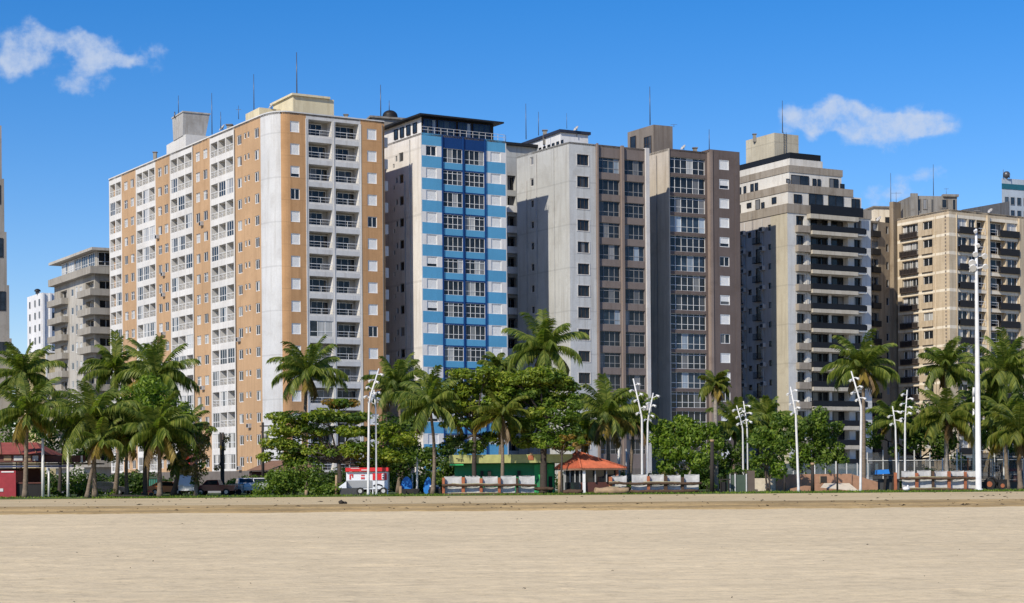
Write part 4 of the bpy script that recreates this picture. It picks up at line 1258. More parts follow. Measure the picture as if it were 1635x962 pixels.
RECIPES['lawn'] = grassmat
def asphalt(n):
    m, nt, b = newmat(n)
    co = N(nt, 'ShaderNodeTexCoord').outputs['Object']
    k = {'asphalt': 0.05, 'paving': 0.28, 'kerb_stone': 0.33, 'city_ground': 0.12}[n]
    c = ramp(nt, noise(nt, co, 0.8, 7, 0.7), [(0.3, (k*.75, k*.74, k*.72)), (0.7, (k*1.2, k*1.18, k*1.12))])
    nt.links.new(c, b.inputs['Base Color']); b.inputs['Roughness'].default_value = 0.9
    return m
for q in ('asphalt', 'paving', 'kerb_stone', 'city_ground'): RECIPES[q] = asphalt
plain('road_paint', (0.75, 0.75, 0.72), 0.7)

def sheet(name, pts, mat):
    g = Geo(); g.face(pts, mat); o = link(name, g.mesh(name)); o['kind'] = 'structure'; return o
def grid(name, x0, x1, y0, y1, nx, ny, zf, mat):
    me = bpy.data.meshes.new(name); v = []; f = []
    for j in range(ny + 1):
        for i in range(nx + 1):
            x = x0 + (x1 - x0) * i / nx; y = y0 + (y1 - y0) * j / ny; v.append((x, y, zf(x, y)))
    for j in range(ny):
        for i in range(nx):
            a = j * (nx + 1) + i; f.append((a, a + 1, a + nx + 2, a + nx + 1))
    me.from_pydata(v, [], f); me.materials.append(MAT(mat)); me.polygons.foreach_set('use_smooth', [True] * len(f)); me.update()
    o = link(name, me); o['kind'] = 'structure'; return o
from mathutils import noise as mn
def nz(x, y, s=1.0): return mn.noise(Vector((x * s, y * s, 3.7)))
sheet('ground', [(-3000, -60, -.6), (3000, -60, -.6), (3000, 4000, -.6), (-3000, 4000, -.6)], 'city_ground')
sheet('sand_beach', [(-400, -40, -.02), (400, -40, -.02), (400, 26, -.02), (-400, 26, -.02)], 'sand')
def sandz(x, y):
    k = min(1, (y - 26) / 4)
    return k * (0.035 * nz(x * .3, y * .8) + 0.022 * nz(x * .9, y * 1.7) + .014 * nz(x * 2.2, y * 2.6)) + 0.004
def edge(x): return 111.5 + 1.3 * nz(x, 5, .05) + .35 * nz(x, 9, .3)
grid('sand_beach', -60, 60, 26, 113, 480, 520, lambda x, y: sandz(x, y), 'sand')
sheet('sand_beach', [(-400, 26, -.02), (-60, 26, -.02), (-60, 113, -.02), (-400, 113, -.02)], 'sand')
sheet('sand_beach', [(60, 26, -.02), (400, 26, -.02), (400, 113, -.02), (60, 113, -.02)], 'sand')
# low scarp of coarser sand, then the flat strip in front of the lawn
def bankz(x, y):
    e = edge(x); t = max(0.0, min(1.0, (y - e) / 7.5))
    steps = 0.11 * (1 if t > .05 else t / .05) + .10 * max(0, min(1, (t - .42) / .05)) + .17 * t
    rough = .035 * nz(x * .5, y * 1.3) * min(1, t * 6) * (1 - t) + .02 * nz(x * 2, y * 2) * min(1, t * 6) * (1 - t)
    return steps + rough - (.05 if y < e - .01 else 0)
grid('sand_bank', -60, 60, 108.5, 120, 360, 70, bankz, 'bank_sand')
sheet('sand_bank', [(-400, 112, 0.0), (-60, 112, 0.0), (-60, 120, .38), (-400, 120, .38)], 'bank_sand')
sheet('sand_bank', [(60, 112, 0.0), (400, 112, 0.0), (400, 120, .38), (60, 120, .38)], 'bank_sand')
grid('beach_path', -70, 90, 119.6, 166, 200, 60, lambda x, y: .378 + .012 * nz(x * .3, y * .6) * (1 if 121 < y < 165 else 0), 'plaza_sand')
def lawnz(x, y):
    t = min(1, (y - 165.6) / 3.0); return .37 + (ZG - .37) * t + .05 * nz(x, y, .2) * (t if y < 200 else 0)
grid('lawn', -75, 100, 165.6, 205, 160, 40, lawnz, 'lawn')
g = Geo(); rr = random.Random(21)
for i in range(9000):
    x = rr.uniform(-52, 60); y = 165.7 + abs(rr.gauss(0, 1.6)) + .9 * abs(nz(x * .15, 3))
    if y > 172 or nz(x * .12, 8.0) < -.28 and y < 167.2: continue
    z = lawnz(x, y); a = rr.uniform(0, PI); h = rr.uniform(.06, .20); w = .07
    c_, s_ = math.cos(a) * w, math.sin(a) * w
    g.face([(x - c_, y - s_, z - .02), (x + c_, y + s_, z - .02), (x + rr.uniform(-.08, .08), y + rr.uniform(-.08, .08), z + h)], 'leaf_bright' if rr.random() < .6 else 'leaf_mid')
single('grass_tufts', g, (0, 166, 0), 'ragged edge of short green grass where the lawn meets the sand', 'grass', kind='stuff')
sheet('garden_path', [(-75, 205, ZG), (110, 205, ZG), (110, 210, ZG), (-75, 210, ZG)], 'paving')
sheet('road', [(-400, 210, ZG - .12), (400, 210, ZG - .12), (400, 224, ZG - .12), (-400, 224, ZG - .12)], 'asphalt')
g = Geo()
for i in range(60): g.face([(-150 + i * 6, 216.9, ZG - .114), (-147 + i * 6, 216.9, ZG - .114), (-147 + i * 6, 217.05, ZG - .114), (-150 + i * 6, 217.05, ZG - .114)], 'road_paint')
o = link('road_marking', g.mesh('road_marking')); o['kind'] = 'structure'
g = Geo(); g.box((-400, 224, ZG - .3), (400, 224.3, ZG + .004), 'kerb_stone'); single('kerb', g, (0, 224, 0), None, None, kind='structure')
sheet('pavement', [(-400, 224.3, ZG), (400, 224.3, ZG), (400, 700, ZG), (-400, 700, ZG)], 'paving')

# small litter on the sand: twigs, leaves, shells
g = Geo(); rr = random.Random(3)
for i in range(330):
    if i < 130: y = rr.uniform(112, 119); x = rr.uniform(-36, 40); z = bankz(x, y) + .02; s = rr.uniform(.03, .10)
    elif i < 260: y = rr.uniform(121, 163); x = rr.uniform(-45, 52); z = .40; s = rr.uniform(.03, .10)
    else: y = rr.uniform(31, 108); x = rr.uniform(-.3, .3) * y; z = sandz(x, y) + .012; s = rr.uniform(.004, .014) * (1 + y / 60)
    a = rr.uniform(0, PI); c, q = math.cos(a), math.sin(a); L = s * rr.uniform(1, 2.6)
    P = [(x + c * L, y + q * L, z), (x - q * s * .5, y + c * s * .5, z + s * .6), (x - c * L, y - q * L, z), (x + q * s * .5, y - c * s * .5, z + s * .2)]
    g.face(P, 'driftwood'); g.face([P[3], (P[3][0], P[3][1], z - .03), (P[0][0], P[0][1], z - .03), P[0]], 'driftwood')
single('beach_litter', g, (0, 0, 0), 'scattered dark twigs and leaf litter lying on the sand', 'litter', kind='stuff')

# ------------------------------------------------------------------ palms
FR = {}
def frond(g, base, az, el, L, droop, mat, rr, dens=30, lw=0.085, ll=0.9, fold=0.6):
    # one pinnate frond: an arching rib with hanging leaflets
    pts = []; p = Vector(base); e = el; n = 9; st = L / n
    for i in range(n + 1):
        pts.append(p.copy())
        d = Vector((math.cos(az) * math.cos(e), math.sin(az) * math.cos(e), math.sin(e)))
        p = p + d * st
        e -= droop * (0.35 + 1.3 * i / n) / n
        e = max(e, -1.45)
    g.tube(pts, [.05 * (1 - i / (n + 1)) + .012 for i in range(n + 1)], mat, 4, cap=False)
    side = Vector((-math.sin(az), math.cos(az), 0))
    for j in range(dens):
        t = 0.12 + 0.87 * (j + rr.random() * .6) / dens; q = t * n; i = min(int(q), n - 1); fr = q - i
        c = pts[i].lerp(pts[i+1], fr); tg = (pts[i+1] - pts[i]).normalized()
        up = side.cross(tg).normalized()
        if up.z < 0: up = -up
        l = ll * (0.45 + 0.9 * math.sin(min(1, t * 1.05) * PI * .82)) * rr.uniform(.8, 1.1)
        for sd in (-1, 1):
            hang = fold + rr.uniform(-.15, .25)
            dr = (tg * (.55 + .5 * t) + side * sd * 1.0 - up * hang * .8 + Vector((0, 0, -.35 * fold))).normalized()
            tip = c + dr * l + Vector((0, 0, -l * .22 * (1 + fold)))
            mid = c + dr * l * .55
            wv = tg * lw * .5
            n0 = len(g.v)
            g.v += [tuple(c - wv * .7), tuple(c + wv * .7), tuple(mid + wv * 1.2), tuple(tip), tuple(mid - wv * 1.2)]
            g.f.append((n0, n0 + 1, n0 + 2, n0 + 3, n0 + 4)); g.m.append(mat); g.sm.append(False)

def palm(label, pxc, pyc, pxb, d, rad_px, seed, mat='palm_leaf', young=2, yellow=2, dead=1, nfr=24, trunk='bark_palm', rb=0.24, lean=0.0, name='coconut_palm', upright=0.0, windy=0.0, group='coconut palms in the beach garden'):
    rr = random.Random(seed)
    base = gnd(pxb, d, ZG - .05); top = at(pxc, pyc, d); top.y += lean
    r = root(name, base, label, 'palm tree', group)
    H = (top - base).length
    g = Geo(); pts = []; rd = []; bow = Vector((rr.uniform(-.35, .35), rr.uniform(-.3, .3), 0)) * (H / 9)
    nseg = 16
    for i in range(nseg + 1):
        t = i / nseg; p = base.lerp(top, t) + bow * math.sin(t * PI)
        pts.append(p); rd.append(rb * (.62 + .38 * (1 - t) + .55 * math.exp(-t * 14)) * (1 + (.05 if i % 2 else -.03)))
    g.tube(pts, rd, trunk, 9); part('trunk', g, r)
    L = M(rad_px, d) * 1.17; nfr = int(nfr * 1.1); yellow = (yellow + 1) // 2; dead = (dead + 1) // 2
    g = Geo(); top2 = top + Vector((0, 0, .1))
    g.tube([top - Vector((0, 0, .5)), top + Vector((0, 0, .35))], [rb * .75, .1], mat, 6)
    az0 = rr.uniform(0, 6.28)
    for i in range(nfr):
        t = (i + .5) / nfr
        az = az0 + i * 2.399 + rr.uniform(-.25, .25)
        el = (1.42 - 1.75 * t ** .85) + rr.uniform(-.22, .22) + upright * (1 - t)
        dr = 1.0 + .6 * t + rr.uniform(-.4, .5)
        if windy: az = az + windy * math.sin(az) * .5
        mm = mat
        if i < young: mm = 'palm_bright'; 
        if i >= nfr - yellow - dead: mm = 'palm_yellow' if i < nfr - dead else 'palm_dead'
        if mm in ('palm_yellow', 'palm_dead'): el = min(el, -.15); dr = 1.1
        if mm == 'palm_dead': el = -.75; dr = .8
        ll = max(.62, L * .2)
        frond(g, top2, az, el, L * rr.uniform(.72, 1.12) * (.8 if mm == 'palm_dead' else 1), dr, mm, rr, dens=40, lw=.105, ll=ll * rr.uniform(.8, 1.1), fold=.25 + .75 * t)
    part('crown', g, r)
    if nfr > 16:
        g = Geo()
        for q in range(6):
            a = rr.uniform(0, 6.28); g.ball(top + Vector((math.cos(a) * .3, math.sin(a) * .3, -.3 - rr.random() * .3)), .14, 'palm_bright' if q % 2 else 'palm_dead', 6, 4)
        part('coconuts', g, r)
    return r

# ------------------------------------------------------------------ broadleaf trees and shrubs
def leaves(g, c, rx, ry, rz, n, size, mat, rr, flat=0.0):
    for _ in range(n):
        while True:
            a = Vector((rr.uniform(-1, 1), rr.uniform(-1, 1), rr.uniform(-1, 1)))
            if .12 < a.length < 1: break
        a *= a.length ** -.35
        p = Vector((c[0] + a.x * rx, c[1] + a.y * ry, c[2] + a.z * rz))
        nrm = Vector((a.x / max(rx, .2), a.y / max(ry, .2), a.z / max(rz, .2) + flat)).normalized() + Vector((rr.uniform(-.8, .8), rr.uniform(-.8, .8), rr.uniform(-.5, .8)))
        nrm.normalize()
        t = nrm.cross(Vector((rr.uniform(-1, 1), rr.uniform(-1, 1), rr.uniform(-1, 1)))).normalized(); bt = nrm.cross(t)
        s = size * rr.uniform(.65, 1.35); w = s * .5
        n0 = len(g.v)
        g.v += [tuple(p - t * s * .5), tuple(p + bt * w * .5), tuple(p + t * s * .5 - nrm * s * .12), tuple(p - bt * w * .5)]
        g.f.append((n0, n0 + 1, n0 + 2, n0 + 3)); g.m.append(mat); g.sm.append(False)

def tree(name, label, px, d, clumps, mat='leaf_mid', mats=None, leaf=.42, dens=34, trunk_r=.22, trunk='bark_dark', sub=7, flat=0.0, seed=1, cat='tree', group=None, fork=None, stems=1, deep=.8):
    rr = random.Random(seed * 17 + 5)
    base = gnd(px, d, ZG - .05)
    r = root(name, base, label, cat, group)
    cs = []
    for c in clumps:
        P = at(c[0], c[1], d); rx = M(c[2], d) * 1.12; rz = M(c[3], d) * 1.25
        dy = (c[4] if len(c) > 4 else rr.uniform(-1, 1) * rx * .5)
        P.y += dy; P.x *= P.y / d
        cs.append((P, rx, rz, c[5] if len(c) > 5 else mat))
    lowest = min(c[0].z - c[2] for c in cs); highest = max(c[0].z for c in cs)
    cx = sum(c[0].x for c in cs) / len(cs)
    fk = at(px, fork, d) if fork else Vector((base.x * .75 + cx * .25, d, max(ZG + .5, lowest + (highest - lowest) * .2)))
    g = Geo()
    for s_ in range(stems):
        off = Vector((0, 0, 0)) if stems == 1 else Vector((rr.uniform(-.6, .6), rr.uniform(-.4, .4), 0))
        sp = Vector((0, 0, 0)) if stems == 1 else off * 2.5
        mid = (base + fk) / 2 + Vector((rr.uniform(-.15, .15), 0, 0)) + off
        g.tube([base + off * .5, base + off * .6 + Vector((0, 0, .4)), mid, fk + sp], [trunk_r * 1.5, trunk_r * 1.05, trunk_r * .9, trunk_r * .72], trunk, 8)
    for P, rx, rz, _ in cs:
        e = P - Vector((0, 0, rz * .3)); m_ = fk.lerp(e, .5) + Vector((0, 0, (e.z - fk.z) * .12 + rr.uniform(-.2, .2)))
        g.tube([fk - Vector((0, 0, .2)), m_, e], [trunk_r * .5, trunk_r * .33, trunk_r * .12], trunk, 6)
        for q in range(3):
            e2 = P + Vector((rr.uniform(-.8, .8) * rx, rr.uniform(-.6, .6) * rx, rr.uniform(-.3, .4) * rz))
            g.tube([m_.lerp(e, .5), e2], [trunk_r * .18, .025], trunk, 4)
    part('trunk', g, r)
    g = Geo()
    for P, rx, rz, mt in cs:
        for q in range(sub):
            a = rr.uniform(0, 6.28); k = math.sqrt(rr.random())
            c = P + Vector((math.cos(a) * k * rx * .75, math.sin(a) * k * rx * deep * .75, rr.uniform(-.7, .75) * rz))
            s = rr.uniform(.32, .58)
            r1 = max(.35, rx * s); r3 = max(.28, min(rz * s * 1.6, r1 * (.5 if flat else .9)))
            n = int(dens * 1.9 * (r1 * r1 * .9 + r1 * r3) * (.42 / leaf) ** 2) + 14
            mm = mt if not mats else (mt if rr.random() < .7 else rr.choice(mats))
            leaves(g, c, r1, r1 * .9, r3, n, leaf, mm, rr, flat)
    part('crown', g, r)
    return r

def shrub(label, px0, px1, py0, d, seed, mat='leaf_dark', name='shrub', leaf=.3, dens=60, py1=None, cat='shrub', group=None, n=None, depth=1.6):
    # a bush: short stems and leaf clumps from the ground up
    rr = random.Random(seed)
    x0, x1 = gnd(px0, d).x, gnd(px1, d).x; zt = at((px0 + px1) / 2, py0, d).z; zb = ZG if py1 is None else at((px0+px1)/2, py1, d).z
    W = x1 - x0; H = zt - zb
    base = Vector(((x0 + x1) / 2, d, zb))
    r = root(name, base, label, cat, group)
    g = Geo(); g2 = Geo()
    k = n or max(4, int(W * H / 1.2))
    for i in range(k):
        x = rr.uniform(x0, x1); top = 1 - .45 * abs((x - base.x) / (W / 2)) ** 2 - .25 * rr.random()
        z = zb + H * top * rr.uniform(.15, .82); y = d + rr.uniform(-.6, .6) * depth
        rad_ = min(H * .4, W * .3) * rr.uniform(.55, .95)
        g2.tube([(base.x + (x - base.x) * .5, d, zb - .05), (x, y, z)], [.05, .015], 'bark_dark', 4)
        leaves(g, (x, y, z), rad_ * 1.15, rad_, min(rad_ * .8, z - zb + .1), int(dens * rad_ * rad_ * 2.2) + 12, leaf, mat, rr, .3)
    part('stems', g2, r); part('foliage', g, r)
    return r
# ------------------------------------------------------------------ the palms, left to right
# label, crown px, crown py, base px, distance, crown radius px, seed
palm('coconut palm with yellowing fronds in front of the red roofed kiosk at the left edge', 44, 660, 40, 168.5, 60, 11, yellow=4, dead=2)
palm('dark tall coconut palm rising behind at the left edge below the cream low building', 38, 598, 30, 184, 58, 12, yellow=0, dead=0, upright=.25)
palm('broad coconut palm beside the leaning trunk, right of the white kiosk poles', 152, 668, 152, 170, 76, 13, yellow=3, dead=2, nfr=28)
palm('leaning coconut palm whose curved trunk starts out on the sand edge', 160, 705, 139, 167.5, 46, 14, yellow=3, dead=2, rb=.2, nfr=18)
palm('dark coconut palm in front of the taupe balcony block, behind the broad palm', 184, 592, 184, 186, 50, 15, yellow=0, dead=1, upright=.2)
palm('tall coconut palm with an upswept crown against the orange block windows', 250, 602, 233, 183, 60, 16, yellow=1, dead=1, upright=.3)
palm('coconut palm with hanging golden dead fronds at its centre, beside the white van', 253, 690, 255, 168.5, 66, 17, yellow=3, dead=4, nfr=28)
palm('slim coconut palm in the cluster left of the golden fronded palm', 205, 690, 203, 176, 50, 18, yellow=2, dead=2, rb=.2)
palm('short young palm below the dry feathery tree beside the white van', 288, 742, 288, 178, 24, 19, yellow=0, dead=0, nfr=14, rb=.14)
palm('dark stemmed coconut palm in the shade behind the golden fronded palm', 290, 690, 276, 179, 48, 20, yellow=0, dead=1, nfr=20)
palm('lone coconut palm standing in front of the white balconies of the orange block', 491, 596, 491, 186, 56, 21, yellow=1, dead=2)
palm('coconut palm behind the paired white lamps with its crown over the layered tree', 634, 618, 636, 190, 52, 22, yellow=2, dead=2, upright=.15)
palm('slender coconut palm with a dark trunk in front of the blue striped tower', 686, 648, 691, 170.5, 62, 23, yellow=2, dead=2, rb=.2, trunk='bark_palm', upright=.15)
palm('coconut palm with pale trunk standing before the green kiosk wall', 800, 664, 801, 169.5, 48, 24, yellow=4, dead=3, mat='palm_bright', rb=.2, nfr=20)
palm('tall coconut palm rising above the trees before the pale grey block', 868, 558, 868, 184, 60, 25, yellow=1, dead=1)
palm('palm crown tip peeking over the layered tree before the blue tower base', 796, 585, 796, 192, 30, 26, yellow=0, dead=0, nfr=16)
palm('coconut palm with yellow lower fronds behind the orange tiled kiosk roof', 970, 664, 970, 179, 58, 27, yellow=5, dead=3, upright=.15)
palm('coconut palm with limp brown fronds left of the yellow fronded palm', 932, 690, 934, 183, 42, 28, yellow=3, dead=4, nfr=20)
palm('leaning coconut palm directly left of the twin white lamp', 1012, 672, 1004, 190, 44, 29, yellow=1, dead=2, nfr=20)
palm('tall thin palm with a small crown and grey trunk before the brown block', 1142, 616, 1142, 178, 30, 30, yellow=2, dead=1, nfr=16, rb=.3, trunk='bark_grey', mat='palm_bright', name='slender_palm')
palm('bushy palm left of the thin twin lamp, right of the tall thin palm', 1176, 686, 1174, 187, 50, 31, yellow=0, dead=1, upright=.35, rb=.18)
palm('bushy palm behind the big round tree below the cream tower strip', 1226, 676, 1228, 191, 48, 32, yellow=0, dead=0, upright=.35, rb=.18)
palm('large coconut palm behind the curved white lamp in front of the cream tower', 1378, 588, 1379, 179, 56, 33, yellow=3, dead=4, upright=.1, nfr=28)
palm('small coconut palm between the cream tower and the slim right lamps', 1428, 672, 1432, 192, 40, 34, yellow=2, dead=1, nfr=18, rb=.16)
palm('coconut palm with a tall crown in front of the tan block corner', 1510, 590, 1513, 185, 50, 35, yellow=0, dead=2, upright=.2)
palm('yellow green coconut palm with a straight grey trunk left of the floodlight mast', 1512, 668, 1514, 178, 56, 36, mat='palm_bright', yellow=3, dead=1, trunk='bark_grey', nfr=22)
palm('dark coconut palm right of the floodlight mast, high against the tan block', 1604, 592, 1600, 188, 62, 37, yellow=0, dead=0, upright=.2, nfr=28)
palm('coconut palm crown just right of the floodlight mast at mid height', 1582, 650, 1582, 189, 50, 38, yellow=1, dead=1)
palm('bright yellow green coconut palm at the right edge of the garden', 1628, 690, 1630, 170, 56, 39, mat='palm_bright', yellow=2, dead=1, windy=.3)
palm('dark trunked coconut palm second from the right edge of the garden', 1606, 668, 1609, 180, 48, 40, yellow=1, dead=1)

# ------------------------------------------------------------------ trees
T = tree
T('broadleaf_tree', 'bright green leafy tree crowded among the left coconut palms', 232, 171.5, [(215,640,34,24),(255,636,36,24),(190,655,24,16),(235,622,30,14),(290,665,24,20),(200,680,30,26),(240,690,34,24),(285,700,22,20),(230,660,40,20)], 'leaf_bright', ['leaf_mid'], leaf=.42, seed=1, dens=30)
T('feathery_tree', 'dry feathery tree at the right end of the left palm cluster', 313, 170.5, [(316,700,18,26),(326,725,16,22),(302,735,16,24),(318,755,18,16),(330,690,10,14)], 'leaf_dry', ['leaf_mid', 'leaf_dark'], leaf=.34, dens=22, trunk_r=.2, seed=2, trunk='bark_palm', fork=735)
T('bare_tree', 'thin bare pole tree with sparse yellow tufts before the orange block base', 356, 184, [(356,716,4,7),(350,748,7,4),(362,700,3,6)], 'palm_yellow', None, leaf=.25, dens=10, trunk_r=.16, seed=3, fork=690, sub=3)
T('almond_tree', 'wide layered almond tree spreading over the red and white food trailer', 541, 171.5,
  [(541,645,26,5,0,'leaf_rust'),(520,664,34,7),(572,668,34,7),(470,668,38,7),(455,690,34,8),(505,688,34,8),(560,690,38,8),(610,688,34,9),(640,702,26,9),(440,712,30,9),(480,714,34,9),(530,716,32,8),(585,716,34,10),(630,730,34,11),(425,730,14,6),(465,734,30,8),(600,742,30,10)],
  'leaf_almond', ['leaf_mid', 'leaf_dark'], leaf=.40, dens=40, flat=1.2, sub=8, seed=4, trunk_r=.24, fork=735)
T('almond_tree', 'layered almond tree with its trunk before the green kiosk, left of the pale palm', 758, 170.8,
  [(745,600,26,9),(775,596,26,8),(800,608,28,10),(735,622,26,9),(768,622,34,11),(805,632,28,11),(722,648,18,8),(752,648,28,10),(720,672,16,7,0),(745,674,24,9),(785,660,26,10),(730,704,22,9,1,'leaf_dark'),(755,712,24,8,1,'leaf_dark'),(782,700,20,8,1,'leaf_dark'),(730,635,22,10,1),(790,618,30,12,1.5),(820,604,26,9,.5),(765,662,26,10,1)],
  'leaf_almond', ['leaf_almond', 'leaf_bright'], leaf=.40, dens=40, flat=1.2, sub=8, seed=5, trunk_r=.24, fork=690)
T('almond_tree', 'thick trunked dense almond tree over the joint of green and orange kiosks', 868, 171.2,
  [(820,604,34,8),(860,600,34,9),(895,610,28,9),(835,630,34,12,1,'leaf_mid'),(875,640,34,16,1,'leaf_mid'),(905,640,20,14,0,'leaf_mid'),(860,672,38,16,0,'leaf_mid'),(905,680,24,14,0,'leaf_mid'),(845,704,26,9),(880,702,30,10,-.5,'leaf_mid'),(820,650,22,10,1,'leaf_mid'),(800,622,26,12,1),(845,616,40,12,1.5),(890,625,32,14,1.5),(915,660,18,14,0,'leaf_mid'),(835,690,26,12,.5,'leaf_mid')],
  'leaf_almond', ['leaf_almond', 'leaf_mid'], leaf=.40, dens=44, flat=.9, sub=9, seed=6, trunk_r=.36, fork=665)
T('small_tree', 'small tree with orange tipped leaves in front of the kiosk roof joint', 897, 169.2, [(880,704,18,5),(905,700,12,4,0,'leaf_rust'),(925,708,16,6),(860,708,14,5),(895,712,22,5)], 'leaf_bright', ['leaf_rust', 'leaf_almond'], leaf=.36, dens=34, trunk_r=.12, flat=.9, seed=7, fork=722, sub=5)
T('broadleaf_tree', 'dark broad tree behind the paired lamps and the food trailer', 645, 181, [(620,690,30,24),(655,690,30,26),(640,735,38,24),(680,735,26,20),(605,735,26,22)], 'leaf_dark', ['leaf_mid'], leaf=.42, seed=8, dens=30)
T('round_tree', 'bright green round crowned tree behind the right hand white panel stand', 1096, 175, [(1062,690,22,14),(1095,682,28,14),(1128,692,22,16),(1068,716,26,16),(1100,708,32,18),(1135,722,20,18),(1075,742,24,14),(1115,742,28,16),(1055,686,14,8)], 'leaf_bright', ['leaf_mid'], leaf=.4, dens=40, trunk_r=.14, trunk='bark_grey', stems=3, seed=9, sub=8)
T('broadleaf_tree', 'dark tree between the tall thin palm and the thin twin lamp', 1160, 181, [(1150,700,20,18),(1172,725,24,20),(1155,745,20,16),(1190,745,18,16)], 'leaf_dark', ['leaf_mid'], leaf=.4, seed=10, dens=30)
T('broadleaf_tree', 'leafy tree with two thin dark stems right of the thin twin lamp', 1226, 172.5, [(1215,708,20,14),(1238,715,22,16),(1208,732,16,14),(1236,742,24,14),(1222,690,16,10)], 'leaf_mid', ['leaf_bright'], leaf=.4, seed=11, stems=2, trunk_r=.1, dens=34)
T('round_tree', 'big dense round tree in front of the cream tower base', 1300, 182, [(1262,685,26,18),(1295,672,28,14),(1325,690,22,18),(1262,718,28,18),(1300,705,32,20),(1335,720,16,20),(1275,742,26,14),(1315,742,26,16)], 'leaf_mid', ['leaf_bright', 'leaf_dark'], leaf=.4, seed=12, dens=38, trunk_r=.26, sub=8)
T('broadleaf_tree', 'dark tree mass behind the slim right lamps and the court fence', 1468, 194, [(1440,660,24,20),(1475,665,28,22),(1455,700,34,24),(1495,705,30,24),(1400,690,22,22),(1525,720,28,22)], 'leaf_dark', ['leaf_mid'], leaf=.45, seed=13, dens=40)
T('broadleaf_tree', 'dark tree behind the floodlight mast between the right palms', 1580, 195, [(1560,690,26,22),(1595,690,28,24),(1625,640,24,24),(1570,640,24,20),(1610,720,24,16)], 'leaf_dark', ['leaf_mid'], leaf=.45, seed=14, dens=36)
T('broadleaf_tree', 'dark foliage tree behind the left kiosk under the palms', 95, 190, [(70,700,28,22),(105,690,28,24),(135,715,26,24),(20,690,26,20),(175,720,26,22)], 'leaf_dark', ['leaf_mid'], leaf=.42, seed=15, dens=26)
T('broadleaf_tree', 'shady tree behind the blue striped tower palms and green kiosk', 722, 190, [(700,730,20,16),(730,720,22,16),(712,752,22,12)], 'leaf_mid', ['leaf_dark'], leaf=.4, seed=16, dens=30)
# ------------------------------------------------------------------ shrubs
shrub('large dark green bush left of the almond trunk beside the food trailer', 418, 536, 728, 170.6, 51, 'leaf_mid', leaf=.34, depth=1.5)
shrub('low rounded bush at the foot of the almond tree', 494, 522, 776, 169.5, 52, 'leaf_mid')
shrub('clipped rounded shrub beside the leaning palm trunk', 155, 186, 774, 171, 53, 'leaf_bright', leaf=.24)
shrub('ball shaped shrub between the left palm trunks', 212, 234, 768, 173, 54, 'leaf_mid', leaf=.24)
shrub('small ball shrub at the foot of the left ball shaped shrub', 209, 228, 780, 171, 55, 'leaf_bright', leaf=.22)
shrub('loose leafy undergrowth behind the white kiosk poles', 85, 140, 755, 178, 56, 'leaf_mid', leaf=.34)
shrub('low ground hugging hedge in front of the food trailer', 580, 640, 786, 168.6, 57, 'leaf_mid', leaf=.24)
shrub('green hedge left of the green kiosk behind the slender palm', 690, 722, 745, 179, 58, 'leaf_mid', leaf=.3)
shrub('dark clipped bush behind the blue beach boards', 640, 690, 750, 180, 59, 'leaf_dark', leaf=.3)
shrub('round topiary bush beside the twin white lamp base', 999, 1026, 736, 176, 60, 'leaf_mid', leaf=.22, dens=90)
shrub('dry grassy shrub right of the twin white lamp', 1047, 1076, 738, 172, 61, 'leaf_dry', leaf=.34)
shrub('green bush at the right end of the middle white panel stand', 1112, 1136, 758, 170, 62, 'leaf_mid', leaf=.28)
shrub('leafy bush filling the gap left of the green planter cabinet', 1138, 1165, 748, 174, 63, 'leaf_dark', leaf=.3)
shrub('rounded green bush beside the white van', 296, 320, 772, 176, 64, 'leaf_bright', leaf=.26)
shrub('long low hedge across the back of the garden behind the white cars', 360, 470, 754, 200, 65, 'leaf_mid', leaf=.34, n=40)
shrub('bush row behind the wire court fence on the right', 1440, 1540, 740, 186, 66, 'leaf_dark', leaf=.34, n=30)
shrub('garden hedge behind the green kiosk and the orange roofed kiosk', 900, 1050, 735, 200, 67, 'leaf_dark', leaf=.36, n=50)
shrub('garden hedge behind the left palms and cars', 20, 300, 745, 203, 68, 'leaf_dark', leaf=.4, n=90)
shrub('garden hedge behind the food trailer along the avenue', 470, 720, 742, 203, 69, 'leaf_dark', leaf=.4, n=80)
shrub('garden hedge behind the ramp and round trees along the avenue', 1050, 1300, 735, 203, 70, 'leaf_dark', leaf=.4, n=80)
# ------------------------------------------------------------------ lamps and masts
def lamp(label, pxb, bend, top, d, heads, seed, r0=.13):
    rr = random.Random(seed)
    base = gnd(pxb, d); B = at(bend[0], bend[1], d); Tp = at(top[0], top[1], d)
    r = root('street_lamp', base, label, 'street lamp', 'white branching garden lamps')
    g = Geo(); mid = base.lerp(B, .5)
    dirn = (Tp - B).normalized()
    pts = [base, base + Vector((0, 0, .25)), mid, B - Vector((0, 0, .9)), B - Vector((0, 0, .2)) + dirn * .05, B + dirn * .9, Tp]
    g.tube(pts, [r0 * 1.35, r0 * .85, r0 * .78, r0 * .72, r0 * .68, r0 * .6, r0 * .42], 'lamp_white', 8)
    part('pole', g, r)
    for i in range(heads):
        t = .02 + .9 * (i + .3) / heads; c = B.lerp(Tp, t); sd = 1 if i % 2 else -1
        g = Geo(); L = rr.uniform(.28, .5); up = rr.uniform(-.1, .3)
        e = c + Vector((sd * L, -rr.uniform(.1, .4), up))
        g.tube([c, e], .045, 'lamp_white', 5)
        ax = Vector((sd * .55, -.5, -.35)).normalized()
        g.tube([e - ax * .16, e + ax * .1, e + ax * .26], [.06, .11, .13], 'lamp_white', 8)
        part('lamp_head', g, r)
    return r
lamp('white branching lamp bent to the right, nearer of the pair before the food trailer', 588, (589, 640), (605, 588), 168, 6, 1, .15)
lamp('white branching lamp with a short bend, behind the nearer one before the food trailer', 601, (600, 648), (597, 622), 168.8, 4, 2, .12)
